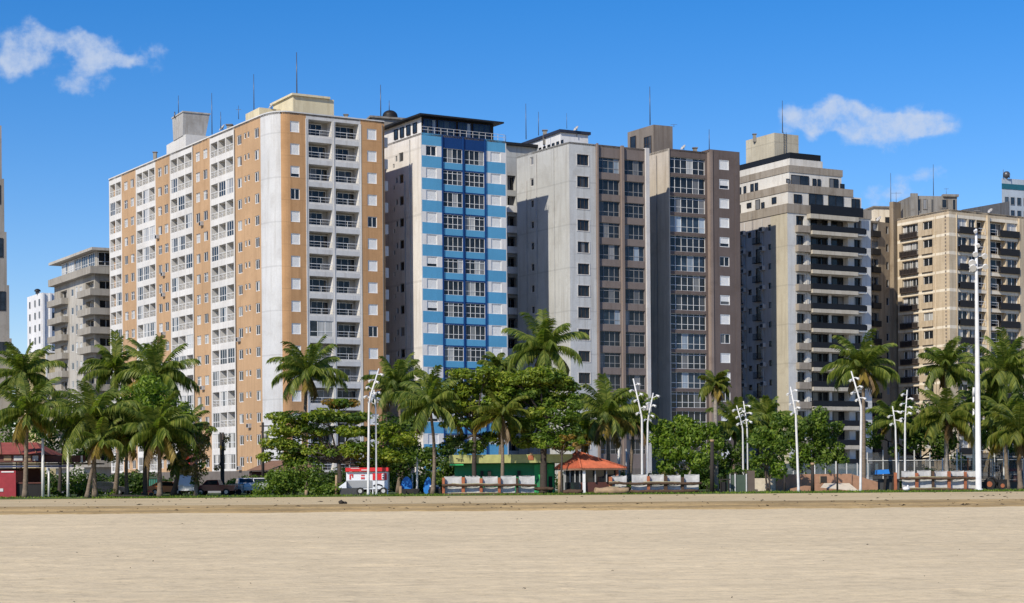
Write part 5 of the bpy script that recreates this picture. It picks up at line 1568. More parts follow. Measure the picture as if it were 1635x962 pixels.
lamp('left leaning taller arm lamp of the twin behind the middle white panels', 1025.5, (1025, 665), (1011, 604), 172, 6, 3, .15)
lamp('right leaning shorter arm lamp of the twin behind the middle white panels', 1032.5, (1034, 672), (1043, 627), 172.6, 6, 4, .14)
lamp('thin white lamp leaning left, beside the green planter cabinet', 1187, (1186, 682), (1176, 647), 178, 5, 5, .12)
lamp('thin white lamp nearly upright with crossed heads, beside the green planter cabinet', 1194, (1193, 680), (1187, 640), 178.6, 6, 6, .12)
lamp('white branching lamp standing on grass before the brown ramp wall', 1275, (1271, 662), (1262, 617), 168, 6, 7, .15)
lamp('white curved lamp before the large coconut palm and ramp end', 1374, (1375, 646), (1359, 592), 168, 6, 8, .15)
lamp('slim white lamp with a short bent top beside the straight slim lamp', 1432.5, (1430, 680), (1425, 648), 173, 4, 9, .12)
lamp('slim straight white lamp with stacked spot heads behind the right white panels', 1445, (1445, 672), (1448.5, 622), 172, 7, 10, .13)
lamp('short distant white lamp among the dark trees right of the slim lamps', 1471, (1470, 700), (1469, 688), 198, 3, 11, .12)
# floodlight mast
d = 168.5; base = gnd(1562.5, d)
r = root('floodlight_mast', base, 'tall thick white floodlight mast rising against the tan block', 'light mast')
g = Geo(); tp = at(1558.5, 365, d); p4 = at(1560, 640, d)
g.tube([base, base + Vector((0, 0, .12)), base + Vector((0, 0, .121)), base.lerp(tp, .35), base.lerp(tp, .8), tp], [.46, .42, .29, .25, .165, .11], 'white_paint', 12); part('pole', g, r)
g = Geo(); c = at(1558.5, 429, d); g.tube([c + Vector((-.7, -.1, -.25)), c + Vector((0, -.2, 0)), c + Vector((.95, -.1, .18))], .07, 'white_paint', 6); part('cross_arm', g, r)
for px, py, s in ((1551, 419, .34), (1552, 427, .34), (1572, 425, .26), (1556, 405, .25), (1571, 408, .25), (1560.5, 391, .18), (1556, 369, .15)):
    g = Geo(); c = at(px, py, d); a = at(1558.8, py + 2, d)
    g.tube([a, c + Vector((0, -.1, 0))], .04, 'white_paint', 5); g.tube([c + Vector((0, .05, .1)), c + Vector((0, -.18, 0)), c + Vector((0, -.36, -.12))], [s * .5, s, s * 1.1], 'lamp_white', 8)
    part('floodlight', g, r)
g = Geo(); a = gnd(1555, 182); b_ = at(1554.5, 620, 182); g.tube([a, a.lerp(b_, .5), b_], [.15, .13, .09], 'white_paint', 8)
r = root('flag_pole', a, 'slim white pole just behind the thick floodlight mast', 'pole'); part('pole', g, r)
g = Geo(); c = at(1554.5, 632, 182); g.tube([c, c + Vector((0, -.1, .9))], [.16, .12], 'lamp_white', 8); part('lamp_head', g, r)
def pole(label, px, py, d, rad_, mat, name='post', cat='post', group=None, extra=None):
    base = gnd(px[0] if isinstance(px, tuple) else px, d); tp = at(px[1] if isinstance(px, tuple) else px, py, d)
    r = root(name, base, label, cat, group)
    g = Geo(); g.tube([base - Vector((0, 0, .05)), base.lerp(tp, .5), tp], [rad_ * 1.1, rad_, rad_ * .85], mat, 8); part('shaft', g, r)
    if extra: extra(r, base, tp, d)
    return r
pole('thick white post carrying the kiosk awning at the left', 68.5, 700, 169.5, .15, 'white_paint')
pole('short white post just right of the thick awning post', 78, 747, 170.5, .11, 'white_paint')
pole('white post at the right end of the blue kiosk beam', 108.5, 714, 169.5, .13, 'white_paint')
pole('white painted post in front of the dark hedge, left of the slender palm', 666, 726, 172, .11, 'white_paint')
def cap(r, base, tp, d):
    g = Geo(); g.tube([tp, tp + Vector((0, 0, .22))], [.2, .2], 'stump_tan', 8); part('cap', g, r)
pole('tall dark timber post in front of the tall thin palm', 1137, 705, 168.5, .2, 'timber_dark', extra=cap)
pole('dark timber post with round top in front of the brown ramp wall', 1297.5, 742, 168.2, .17, 'timber_dark', extra=cap)
pole('thin dark post between the ramp lamp posts, right of the dark timber post', 1337, 740, 171, .09, 'timber_dark')
pole('dark stub post left of the white ramp lamp', 1253, 758, 170, .11, 'timber_dark')
pole('short pale timber post at the foot of the almond tree trunk', 537, 758, 169.5, .12, 'stump_tan')
pole('pale timber post before the glass corner of the orange roofed kiosk', 893.5, 752, 169.3, .17, 'stump_tan')
pole('small yellow stump in the dark bush left of the almond trunk', 489, 782, 169, .16, 'stump_tan')
pole('grey steel post between kiosk roof and twin lamp', 1000, 716, 186, .09, 'rail_metal')
pole('thicker grey steel post just left of the thin one behind the orange roof', 988, 698, 188, .16, 'rail_metal')
pole('white sign post in the palms at the right, near the floodlight mast', 1603, 700, 184, .1, 'white_paint')
def arms(r, base, tp, d):
    g = Geo()
    for dz, L in ((-.5, .9), (-1.2, .6)): g.box((tp.x - L * .4, tp.y - .06, tp.z + dz), (tp.x + L, tp.y + .06, tp.z + dz + .14), 'timber_dark')
    part('cross_arm', g, r)
    g = Geo(); g.tube([tp + Vector((.35, 0, -1.9)), tp + Vector((.35, 0, -1.0))], .25, 'tank_grey', 8); part('transformer', g, r)
pole('dark utility pole with cross arms against the orange block corner', (420, 419.5), 674, 206, .17, 'timber_dark', name='utility_pole', cat='utility pole', extra=arms)
pole('bare dark pole before the white balconies at the foot of the orange block', (355, 352), 690, 200, .15, 'timber_dark', name='utility_pole', cat='utility pole')

# ------------------------------------------------------------------ white panel stands
def stand(label, panels, up, lo, rail_y, bot, d, seed, posts, pale=False):
    rr = random.Random(seed); x0, x1 = panels[0][0], panels[-1][1]
    base = gnd((x0 + x1) / 2, d); r = root('panel_stand', base, label, 'panel stand', 'white panel stands along the sand')
    for a, b_ in panels:
        for y0, y1 in (up, lo):
            g = Geo(); j = [rr.uniform(-.06, .06) for _ in range(6)]; th = .05
            A, B = at(a, y1, d), at(b_, y0, d); yy = d + .05
            # a slightly bowed sheet
            n = 4; P = []
            for i in range(n + 1):
                t = i / n; P.append((A.x + (B.x - A.x) * t + j[0], yy + .1 * math.sin(t * PI) + j[1]))
            for i in range(n):
                for q, rev in ((0, 0), (th, 1)):
                    f4 = [(P[i][0], P[i][1] + q, A.z + j[2]), (P[i+1][0], P[i+1][1] + q, A.z + j[3]), (P[i+1][0], P[i+1][1] + q, B.z + j[4]), (P[i][0], P[i][1] + q, B.z + j[5])]
                    g.face(f4[::-1] if rev else f4, 'panel_white')
            g.face([(P[0][0], P[0][1], B.z + j[5]), (P[n][0], P[n][1], B.z + j[4]), (P[n][0], P[n][1] + th, B.z + j[4]), (P[0][0], P[0][1] + th, B.z + j[5])], 'panel_white')
            part('panel', g, r)
    for p in posts:
        g = Geo(); t = at(p, up[0], d); w = rr.uniform(.11, .17)
        g.prism([(t.x - w, d - .28), (t.x + w, d - .28), (t.x + w + .03, d - .05), (t.x - w, d - .05)], ZG - .02, t.z - rr.uniform(0, .25), 'rust_post' if rr.random() < .75 else 'rail_wood'); part('post', g, r)
    for y, mt in ((rail_y, 'rail_wood'), (bot, 'rail_wood')):
        g = Geo(); n = 10; pts = []
        for i in range(n + 1):
            q = at(x0 - 4 + (x1 - x0 + 8) * i / n, y + rr.uniform(-.7, .7), d); pts.append((q.x, d - .42 + rr.uniform(-.03, .03), max(ZG - .02, q.z)))
        g.tube(pts, .14, mt, 6); g.tube([(p[0], p[1] - .02, p[2] + .13) for p in pts[seed % 3:seed % 3 + 6]], .05, 'rail_wood_pale', 5); part('rail', g, r)
stand('white panel stand with rusty posts in front of the green kiosk', [(710, 738), (742, 766), (771, 795), (799, 823), (828, 853)], (760, 773), (776.5, 788), 774.3, 790.5, 168.8, 1, (708, 739.5, 768, 797, 825.5))
stand('white panel stand with dark rails between the orange roofed kiosk and round tree', [(1008, 1033), (1037, 1060), (1065, 1087), (1092, 1116)], (757.5, 770), (773.5, 785), 771.5, 787.5, 168.8, 2, (1035, 1062.5, 1089.5))
stand('single white panel standing alone right of the orange roofed kiosk', [(976, 1001)], (759, 770), (771.5, 777), 771, 779.5, 169.5, 3, (974.5,))
stand('white panel stand with brown frames left of the floodlight mast', [(1440, 1461), (1465, 1487), (1491, 1513), (1516, 1539), (1542, 1560)], (751, 760.5), (764.5, 779), 763, 781.5, 169, 4, (1429, 1463, 1489, 1514.5, 1540.5))

# logs and driftwood
def log(label, px0, px1, py, d, rad_, mat, seed, name='log', cat='log'):
    rr = random.Random(seed); a, b_ = at(px0, py, d), at(px1, py, d); g = Geo(); n = 8
    pts = [(a.x + (b_.x - a.x) * i / n, d + rr.uniform(-.1, .1), max(ZG + rad_ * .6, a.z) + rr.uniform(-.04, .04)) for i in range(n + 1)]
    g.tube(pts, [rad_ * (1 - .55 * abs(i / n - .45) ** 2 * 4 * .5) * rr.uniform(.85, 1.05) for i in range(n + 1)], mat, 8)
    return single(name, g, (a.x, d, ZG), label, cat)
log('long weathered timber log lying below the single white panel', 950, 1004, 785, 167.4, .38, 'stump_tan', 1)
log('low brown timber log along the foot of the middle white panels', 1006, 1116, 787, 168.0, .2, 'rail_wood', 2)
log('dark log seat on the grass right of the first white panels', 853, 884, 780, 169.4, .2, 'rail_wood', 3)
log('brown log lying by the glass corner of the orange roofed kiosk', 899, 930, 785, 167.6, .26, 'rail_wood', 4)
log('fallen dark timber on the grass by the left palms', 175, 235, 793, 168.3, .12, 'timber_dark', 5)
g = Geo(); c = gnd(545, 121, .39); rr = random.Random(8)
g.ball(c + Vector((0, 0, .1)), .2, 'driftwood', 8, 5, .8, jitter=.25); g.ball(c + Vector((.25, .05, .06)), .14, 'driftwood', 7, 4, .7, jitter=.3)
single('sand_clod', g, c, 'black chunk of debris lying on the sand before the food trailer', 'debris')
g = Geo(); c = gnd(1447, 166.9, ZG); g.ball(c + Vector((0, 0, .18)), .34, 'bag_white', 8, 5, .6, jitter=.12); g.tube([c + Vector((.1, 0, .35)), c + Vector((.2, 0, .5))], [.08, .12], 'bag_white', 6)
single('plastic_bag', g, c, 'white bag lying on the kerb before the right panel stand', 'bag')

# ------------------------------------------------------------------ kiosks
def WB(g, px0, px1, py0, py1, d, dep, mat):     # a box given by its front outline at distance d
    a, b_ = at(px0, py1, d), at(px1, py0, d); g.box((a.x, d, max(a.z, ZG - .02)), (b_.x, d + dep, b_.z), mat)
# green kiosk
d = 172.6; r = root('green_kiosk', gnd(800, d), 'long green beach kiosk with flat olive fascia behind the white panels', 'kiosk')
g = Geo(); WB(g, 726, 886, 739, 790, d, 6, 'green_wall'); part('wall', g, r)
g = Geo(); WB(g, 717, 914, 724.5, 739.5, d - 1.5, 8.5, 'olive_fascia'); part('fascia', g, r)
g = Geo(); WB(g, 718, 740, 740.0, 742.8, d - 1.4, 1.3, 'green_bright'); part('canopy_edge', g, r)
g = Geo(); WB(g, 853.5, 884, 741, 790, d - .25, .2, 'green_bright'); part('side_panel', g, r)
g = Geo()
for q in ((856, 866, 764, 789), ): WB(g, *q, d - .30, .04, 'green_wall')
WB(g, 876, 882, 760, 789, d - .30, .04, 'timber_dark'); part('door', g, r)
g = Geo()
for i, (px, w, h) in enumerate(((728, 2.2, 1), (731, .8, 4.5), (733.5, .8, 4.5), (736, .8, 5), (738.6, .8, 4))):
    WB(g, px, px + w, 731 + i * .4, 731 + i * .4 + h, d - 1.56, .04, 'timber_dark')
part('lettering', g, r)
g = Geo(); WB(g, 843, 852, 726.5, 734, d - 1.56, .04, 'rust_post'); WB(g, 846, 850, 722.5, 726.4, d - 1.56, .04, 'stump_tan'); part('emblem', g, r)
g = Geo(); WB(g, 727, 853, 744, 745, d - .9, .06, 'timber_dark'); part('awning_rail', g, r)
for px in (767, 779, 826): 
    g = Geo(); WB(g, px, px + 5, 751, 760, d - .6, .4, 'timber_dark'); part('shelf_item', g, r)
# orange tiled kiosk
d = 168.6; r = root('tiled_kiosk', gnd(940, d), 'brick kiosk with orange tiled pyramid roof and dark glazing', 'kiosk')
ct = at(928, 747.5, d); lf = at(886, 747.5, d + 2.6); rt = at(1001, 748, d + 2.2); ap = at(921, 721.5, d + 2.9)
bk = Vector((lf.x + rt.x - ct.x, d + 4.8, ct.z)); lf.z = rt.z = ct.z
def tiles(g, A, B, P, mat, n):
    # roof side from eave A-B up to P with raised tile courses
    g.face([A, B, P], mat)
    nrm = (B - A).cross(P - A).normalized()
    for i in range(n):
        t0 = (i + .15) / n; 
        e = A.lerp(B, t0); tip = e.lerp(P, .97) if False else None
        m_ = A.lerp(B, .5); k = 1 - abs(t0 - .5) * 2
        up = (P - m_); tp = e + up * max(0.03, k) * .985
        w = (B - A).normalized() * .055; q = nrm * .09
        g.face([e - w, e + q, tp + q * .6, tp - w * .3], mat); g.face([e + q, e + w, tp + w * .3, tp + q * .6], mat)
g = Geo(); tiles(g, lf, ct, ap, 'roof_orange', 22); tiles(g, ct, rt, ap, 'roof_orange', 30); tiles(g, rt, bk, ap, 'roof_orange', 20); tiles(g, bk, lf, ap, 'roof_orange', 20)
th = Vector((0, 0, .16))
for A, B in ((lf, ct), (ct, rt), (rt, bk), (bk, lf)): g.face([A - th, B - th, B, A], 'roof_brown')
g.face([lf - th, bk - th, rt - th, ct - th], 'timber_dark')
for A in (lf, ct, rt): g.tube([A + Vector((0, 0, .05)), ap + Vector((0, 0, .08))], .1, 'roof_orange', 6)
part('roof', g, r)
i0, i1, i2 = ct.lerp(bk, .12), lf.lerp(rt, .13), rt.lerp(lf, .13)
i3 = bk.lerp(ct, .12)
zt_ = ct.z - .17; zl = at(950, 769.5, d).z
g = Geo(); g.prism([(i0.x, i0.y), (i2.x, i2.y), (i3.x, i3.y), (i1.x, i1.y)], ZG - .02, zl, 'brown_wall'); part('wall', g, r)
g = Geo(); g.prism([(p.x, p.y) for p in (i0.lerp(i3, .03), i2.lerp(i1, .03), i3.lerp(i0, .03), i1.lerp(i2, .03))], zl + .003, zt_ - .003, 'car_glass'); part('glazing', g, r)
g = Geo(); g.prism([(i1.x - .06, i1.y - .05), (i0.x - .35, i0.y - .06), (i0.x - .35, i0.y + .02), (i1.x - .06, i1.y + .05)], ZG + .06, zl + .0, 'car_glass'); part('glass_door', g, r)
for P, Q, ts in ((i0, i2, (0.01, .34, .67, .98)), (i1, i0, (.02, .3, .55, .8))):
    for t in ts:
        c = P.lerp(Q, t); g = Geo(); s = .13 if t < .03 or t > .97 else .06
        g.box((c.x - s, c.y - .16, ZG + .02 if P is i1 else zl), (c.x + s, c.y - .02, zt_ - .01), 'white_frame' if t < .03 and P is i0 else ('rust_post' if t > .97 else 'grey_frame')); part('post', g, r)
g = Geo(); c = i0.lerp(i2, 0.01); g.box((c.x - .14, c.y - .17, ZG), (c.x + .14, c.y - .01, zl - .01), 'white_frame'); part('post', g, r)
# red roofed kiosk at the left edge
d = 171; r = root('red_kiosk', gnd(20, d), 'red roofed beach kiosk with dark counter and blue beam at the left edge', 'kiosk')
A0, A1 = at(-40, 725, d), at(70, 725, d); B0, B1 = at(-36, 706, d + 4), at(58, 706, d + 4)
g = Geo(); g.face([A0, A1, B1, B0], 'roof_red'); C1 = Vector((A1.x, d + 8, A1.z)); C0 = Vector((A0.x, d + 8, A0.z)); g.face([A1, C1, B1], 'roof_red'); g.face([C1, C0, B0, B1], 'roof_red'); g.face([C0, A0, B0], 'roof_red')
for q in (.12, .38, .66, .9): g.tube([A0.lerp(A1, q) + Vector((0, 0, .05)), B0.lerp(B1, q) + Vector((0, 0, .05))], .06, 'roof_brown', 5)
part('roof', g, r)
g = Geo(); WB(g, -40, 66, 725.3, 738, d + .5, 6, 'brown_wall'); part('frieze', g, r)
g = Geo()
for px, w, m_ in ((6, 12, 'stump_tan'), (22, 14, 'panel_white'), (40, 9, 'stump_tan'), (52, 9, 'panel_white')): WB(g, px, px + w, 727, 735, d + .42, .06, m_)
part('lettering', g, r)
g = Geo(); WB(g, -40, 140, 738.3, 741.8, d - 1, 7, 'timber_dark'); part('canopy', g, r)
g = Geo(); WB(g, -40, 118, 742.0, 746.5, d - .95, .25, 'beam_blue'); part('beam', g, r)
g = Geo(); WB(g, 62, 136, 726.5, 738.1, d + 1, .2, 'brown_wall'); WB(g, 129, 132, 727, 738, d + .9, .08, 'white_frame'); part('upper_screen', g, r)
g = Geo(); WB(g, -40, 25, 751, 796, d - .9, 3, 'dull_red'); part('cold_box', g, r)
g = Geo(); WB(g, 2, 22, 752, 754, d - .96, .05, 'white_frame'); WB(g, -2, 5, 779.5, 784.5, d - .96, .05, 'panel_white'); part('label_plate', g, r)
g = Geo(); WB(g, 27, 66, 772, 797, d - .5, 1, 'rail_dark'); part('counter', g, r)
g = Geo(); WB(g, 26, 67, 769.6, 771.8, d - .6, 1.2, 'brown_wall'); part('counter_top', g, r)
for px in (-20, 27): 
    g = Geo(); WB(g, px, px + 2.5, 747, 796, d + 4, .2, 'timber_dark'); part('post', g, r)
g = Geo(); WB(g, -40, 64, 746.7, 796, d + 5.5, .3, 'brown_wall'); part('wall', g, r)
# brown roofed shelter by the orange block
d = 207; r = root('tiled_shelter', gnd(420, d), 'low shelter with brown tiled roof behind the white cars', 'shelter')
A0, A1 = at(393, 751, d), at(500, 748, d); B0, B1 = at(432, 735, d + 4), at(490, 733, d + 4)
g = Geo(); g.face([A0, A1, B1, B0], 'roof_brown'); C0, C1 = A0 + Vector((0, 8, 0)), A1 + Vector((0, 8, 0)); g.face([A1, C1, B1], 'roof_brown'); g.face([C1, C0, B0, B1], 'roof_brown'); g.face([C0, A0, B0], 'roof_brown'); g.face([A0, C0, C1, A1], 'timber_dark'); part('roof', g, r)
g = Geo(); WB(g, 398, 496, 751.5, 765, d + 1, 6, 'brown_wall'); part('wall', g, r)
for px in (400, 425, 450, 475):
    g = Geo(); WB(g, px, px + 2, 751.5, 790, d + .3, .2, 'timber_dark'); part('post', g, r)
# teal hut among the left palms
d = 186; r = root('teal_bin', gnd(243, d), 'teal slatted waste container between the left palm trunks', 'container')
g = Geo(); WB(g, 236, 250, 764, 791, d, 1.6, 'teal_bin'); part('body', g, r)
g = Geo(); WB(g, 235, 251, 760.5, 763.8, d - .1, 1.8, 'planter_green'); part('lid', g, r)
g = Geo(); 
for q in range(5): WB(g, 236.6 + q * 2.7, 237.4 + q * 2.7, 765, 790, d - .05, .04, 'planter_green')
part('slats', g, r)
# red sign board
d = 205; r = root('sign_board', gnd(299, d), 'dark sign board with red strokes behind the left palms', 'sign')
g = Geo(); WB(g, 290, 312, 724, 752, d, .2, 'brown_wall'); part('board', g, r)
g = Geo()
for q in ((297, 301, 728, 736), (296, 303, 738, 741), (298, 302, 743, 750), (294, 296, 730, 748)): WB(g, *q, d - .04, .035, 'red_paint')
part('lettering', g, r)
for px in (292, 309):
    g = Geo(); WB(g, px, px + 1.5, 752.3, 790, d + .05, .12, 'timber_dark'); part('leg', g, r)

# ------------------------------------------------------------------ food trailer
d = 170.2; r = root('food_trailer', gnd(580, d), 'white food trailer with red roof band and red menu panel beneath the layered tree', 'food trailer')
g = Geo(); WB(g, 553, 619, 752.8, 781, d, 2.4, 'trailer_white'); part('body', g, r)
g = Geo(); WB(g, 551.5, 620, 746, 752.5, d - .3, 3.0, 'red_paint'); part('roof', g, r)
g = Geo(); WB(g, 577, 589, 749.4, 750.8, d - .34, .03, 'white_paint'); WB(g, 560, 574, 747.2, 748.0, d - .34, .03, 'white_paint'); part('lettering', g, r)
g = Geo()
for q in ((558, 564, 757, 758.6), (558, 560.2, 758.8, 765), (562, 563.8, 758.8, 762), (576.5, 582, 757.6, 759.4), (576.5, 579, 761.4, 764.6), (579.8, 582, 761.4, 764.6)): WB(g, *q, d - .05, .04, 'red_paint')
part('lettering', g, r)
g = Geo(); WB(g, 595, 617.5, 755, 766, d - .08, .07, 'red_paint'); part('menu_panel', g, r)
g = Geo(); WB(g, 609.5, 613.5, 756, 765, d - .12, .035, 'trailer_white'); WB(g, 610.5, 612.5, 757.5, 759, d - .15, .025, 'black'); WB(g, 610.5, 612.5, 761, 763.5, d - .15, .025, 'black'); part('menu_picture', g, r)
g = Geo(); q = [at(596 + i * 1.8, 775.5 - 2.2 * math.sin(i * .42) - .3 * i * .3, d) for i in range(9)]; g.tube([(p.x, d - .06, p.z) for p in q], .06, 'black', 5); part('emblem', g, r)
g = Geo(); WB(g, 553.4, 594, 766.5, 778.6, d - .06, .05, 'car_silver'); part('service_hatch', g, r)
g = Geo(); WB(g, 543, 578, 778.8, 790, d - 1.0, 1.8, 'trailer_grey'); part('chassis', g, r)
g = Geo(); a, b_ = at(541, 779, d - .9), at(553, 768, d - .9)
g.prism([(a.x, d - .9), (b_.x, d - .9), (b_.x, d + 1.2), (a.x, d + 1.2)], a.z, a.z + .12, 'trailer_white'); g.face([(a.x, d - .9, a.z + .13), (b_.x, d - .9, b_.z), (b_.x, d + 1.2, b_.z), (a.x, d + 1.2, a.z + .13)], 'trailer_white'); g.face([(a.x, d-.9, a.z+.125), (b_.x, d-.9, a.z+.125), (b_.x, d-.9, b_.z)], 'trailer_white'); part('sloping_front', g, r)
for px in (575, 612):
    c = at(px, 786.5, d - 1.1); c.z = ZG + .36
    g = Geo(); g.tube([c, c + Vector((0, .22, 0))], .36, 'rubber', 16); w_ = part('wheel', g, r)
    g = Geo(); g.tube([c + Vector((0, -.02, 0)), c + Vector((0, .1, 0))], .19, 'panel_white', 12); part('rim', g, w_)
for px in (594.5, 618):
    g = Geo(); WB(g, px, px + 1.5, 781.2, 790, d, .1, 'trailer_white'); part('stand_leg', g, r)

# ------------------------------------------------------------------ vehicles
def car(label, px, py, d, length, colour, heading, kind='hatch', group='vehicles parked behind the garden'):
    base = gnd(px, d, ZG if d < 210 else ZG - .12)
    r = root({'van': 'van', 'pickup': 'pickup_truck', 'suv': 'parked_car'}.get(kind, 'parked_car'), base, label, 'van' if kind == 'van' else ('pickup truck' if kind == 'pickup' else 'car'), group)
    r.rotation_euler.z = heading
    S = length / 4.2; Hs = {'hatch': 1.0, 'van': 1.38, 'suv': 1.18, 'pickup': 1.1}[kind]; W = .86
    prof = {'hatch': [(-2.1,.35),(2.1,.35),(2.12,.62),(2.0,.82),(1.15,.93),(.55,1.40),(-.9,1.46),(-1.75,1.02),(-2.08,.95),(-2.12,.6)],
            'suv': [(-2.1,.38),(2.1,.38),(2.12,.7),(2.0,.92),(1.2,1.0),(.7,1.44),(-1.75,1.46),(-2.05,.98),(-2.12,.6)],
            'van': [(-2.1,.36),(2.1,.36),(2.12,.7),(1.95,.9),(1.35,1.38),(1.1,1.5),(-2.08,1.52),(-2.12,.6)],
            'pickup': [(-2.1,.4),(2.1,.4),(2.12,.7),(2.0,.88),(1.2,.95),(.7,1.4),(-.4,1.42),(-.6,.95),(-2.1,.93),(-2.12,.6)]}[kind]
    gl = {'hatch': [(1.0,.95),(.5,1.34),(-.85,1.40),(-1.55,1.02)], 'suv': [(1.05,1.02),(.65,1.38),(-1.65,1.40),(-1.85,1.02)], 'van': [(1.3,1.0),(1.15,1.38),(.3,1.40),(.3,1.0)], 'pickup': [(1.05,.97),(.65,1.34),(-.35,1.36),(-.45,.97)]}[kind]
    P = [Vector((x * S, 0, z * Hs)) for x, z in prof]
    def sec(w, shrink_top=.14):
        zm = max(p.z for p in P); out = []
        for p in P:
            k = max(0, (p.z - .95 * Hs) / max(.01, zm - .95 * Hs)); out.append(Vector((p.x, w * (1 - shrink_top * k), p.z)))
        return out
    g = Geo(); a, b_ = sec(-W), sec(W); n = len(P)
    for i in range(n):
        j = (i + 1) % n; g.face([a[i], b_[i], b_[j], a[j]], colour)
    g.face(a, colour); g.face(b_[::-1], colour)
    me = g.mesh('body'); body = link('body', me, r)
    bm = body.modifiers.new('bevel', 'BEVEL'); bm.width = .05; bm.segments = 2
    for sd in (-1, 1):
        g = Geo(); zm = max(p.z for p in P)
        q = []
        for x, z in gl:
            k = max(0, (z * Hs - .95 * Hs) / (zm - .95 * Hs)); q.append(Vector((x * S, sd * (W * (1 - .14 * k) + .012), z * Hs)))
        g.face(q if sd > 0 else q[::-1], 'car_glass'); link('side_window', g.mesh('side_window'), r)
    g = Geo(); f0, f1 = gl[0], gl[1]; sx = .12
    g.face([Vector(((f0[0]+sx)*S, -W*.88, f0[1]*Hs+.02)), Vector(((f0[0]+sx)*S, W*.88, f0[1]*Hs+.02)), Vector(((f1[0]+sx)*S, W*.8, f1[1]*Hs+.015)), Vector(((f1[0]+sx)*S, -W*.8, f1[1]*Hs+.015))], 'car_glass'); link('windscreen', g.mesh('windscreen'), r)
    for x in (-1.3, 1.3):
        for sd in (-1, 1):
            g = Geo(); c = Vector((x * S, sd * (W - .12), .33)); g.tube([c, c + Vector((0, sd * .16, 0))], .33, 'rubber', 16); w_ = link('wheel', g.mesh('wheel'), r)
            g = Geo(); g.tube([c + Vector((0, sd * .1, 0)), c + Vector((0, sd * .18, 0))], .19, 'car_silver', 12); link('rim', g.mesh('rim'), w_)
    for sd in (-1, 1):
        g = Geo(); g.box((2.04 * S, sd * W * .62 - .14, .66 * Hs), (2.14 * S, sd * W * .62 + .14, .8 * Hs), 'white_paint'); link('headlight', g.mesh('headlight'), r)
        g = Geo(); g.box((-2.14 * S, sd * W * .7 - .1, .72 * Hs), (-2.05 * S, sd * W * .7 + .1, .9 * Hs), 'red_lamp'); link('tail_light', g.mesh('tail_light'), r)
    return r
car('white van facing the beach between the golden fronded palm and dry feathery tree', 301, 0, 177, 4.4, 'car_white', -PI * .46, 'van')
car('dark red pickup truck with white front lamp in front of the orange block', 344, 0, 177, 4.2, 'car_red', PI * .98, 'pickup')
car('white car facing the beach left of its twin before the tiled shelter', 392, 0, 182, 3.9, 'car_white', -PI * .42, 'suv')
car('white car parked right beside the dark bush before the tiled shelter', 411, 0, 183, 3.9, 'car_white', -PI * .4, 'suv')
car('orange car parked among the left palm trunks', 268, 0, 180, 3.8, 'car_orange', PI * .03, 'hatch')
car('dark car half hidden behind the left palm trunks', 172, 0, 188, 4.2, 'car_dark', PI * .02, 'hatch')
car('silver car on the avenue behind the food trailer', 700, 0, 213.5, 4.2, 'car_silver', 0.02, 'hatch')
car('dark car on the avenue behind the round bright tree', 1060, 0, 213.5, 4.2, 'car_dark', 0.02, 'hatch')
# grey cargo trailer beside the red pickup
d = 179; r = root('cargo_trailer', gnd(377, d), 'small grey box trailer right of the dark red pickup', 'trailer')
g = Geo(); WB(g, 366, 387, 773, 787, d, 1.6, 'car_silver'); part('box', g, r)
g = Geo(); WB(g, 365.5, 387.5, 771.8, 772.9, d - .05, 1.7, 'trailer_grey'); part('lid', g, r)
for px in (371, 381):
    c = gnd(px, d - .1); g = Geo(); g.tube([c + Vector((0, 0, .3)), c + Vector((0, .2, .3))], .3, 'rubber', 14); part('wheel', g, r)
# red and orange beach carts
d = 171.5; r = root('beach_cart', gnd(232, d), 'low red handcart lying on the grass between the left palms', 'handcart')
g = Geo(); WB(g, 226, 243, 785, 790, d, 1.0, 'car_orange'); part('tray', g, r)
g = Geo(); WB(g, 230, 240, 783, 784.8, d + .1, .8, 'red_paint'); part('load', g, r)
for px in (229, 241):
    c = gnd(px, d - .1); g = Geo(); g.tube([c + Vector((0, 0, .2)), c + Vector((0, .12, .2))], .2, 'rubber', 12); part('wheel', g, r)
# blue boards and carts right of the food trailer
def board(label, px, d, w, h, tilt, mat):
    base = gnd(px, d); g = Geo(); n = 14; P = []
    for i in range(n):
        a = 2 * PI * i / n; P.append((math.cos(a) * w * (1 - .15 * math.sin(a)), h * .5 + math.sin(a) * h * .5))
    R = Matrix.Rotation(tilt, 3, 'Y'); q0 = [base + R @ Vector((x, 0, z)) for x, z in P]; q1 = [p + Vector((0, .1, 0)) for p in q0]
    g.face(q0[::-1], mat); g.face(q1, mat)
    for i in range(n): g.face([q0[i], q0[(i+1) % n], q1[(i+1) % n], q1[i]], mat)
    return single('bodyboard', g, base, label, 'bodyboard', 'blue boards standing on the grass')
board('bright blue board standing upright beside the dark cart', 648.5, 172, .55, 1.75, .05, 'blue_canvas')
board('blue board leaning on the white post, right of the dark cart', 680, 172.5, .35, 1.7, .18, 'blue_canvas')
d = 170.5; r = root('beach_cart', gnd(655, d), 'dark wooden beach cart with pale end in front of the blue boards', 'handcart')
g = Geo(); WB(g, 641, 669, 780, 787, d, 1.2, 'timber_dark'); part('tray', g, r)
g = Geo(); WB(g, 637, 641, 776, 789, d, 1.2, 'stump_tan'); part('end_board', g, r)
for px in (645, 664):
    c = gnd(px, d - .1); g = Geo(); g.tube([c + Vector((0, 0, .25)), c + Vector((0, .15, .25))], .25, 'rubber', 12); part('wheel', g, r)
pole('pale timber stake behind the dark beach cart', 650.5, 760, 173.5, .08, 'stump_tan')
pole('white stake between the two blue boards', 658.5, 757, 173, .08, 'white_paint')
d = 171; r = root('cooler_cart', gnd(693, d), 'blue and white cooler cart with dark wheels at the foot of the slender palm', 'cooler cart')
g = Geo(); WB(g, 685, 703, 777, 786, d, 1.0, 'beam_blue'); part('box', g, r)
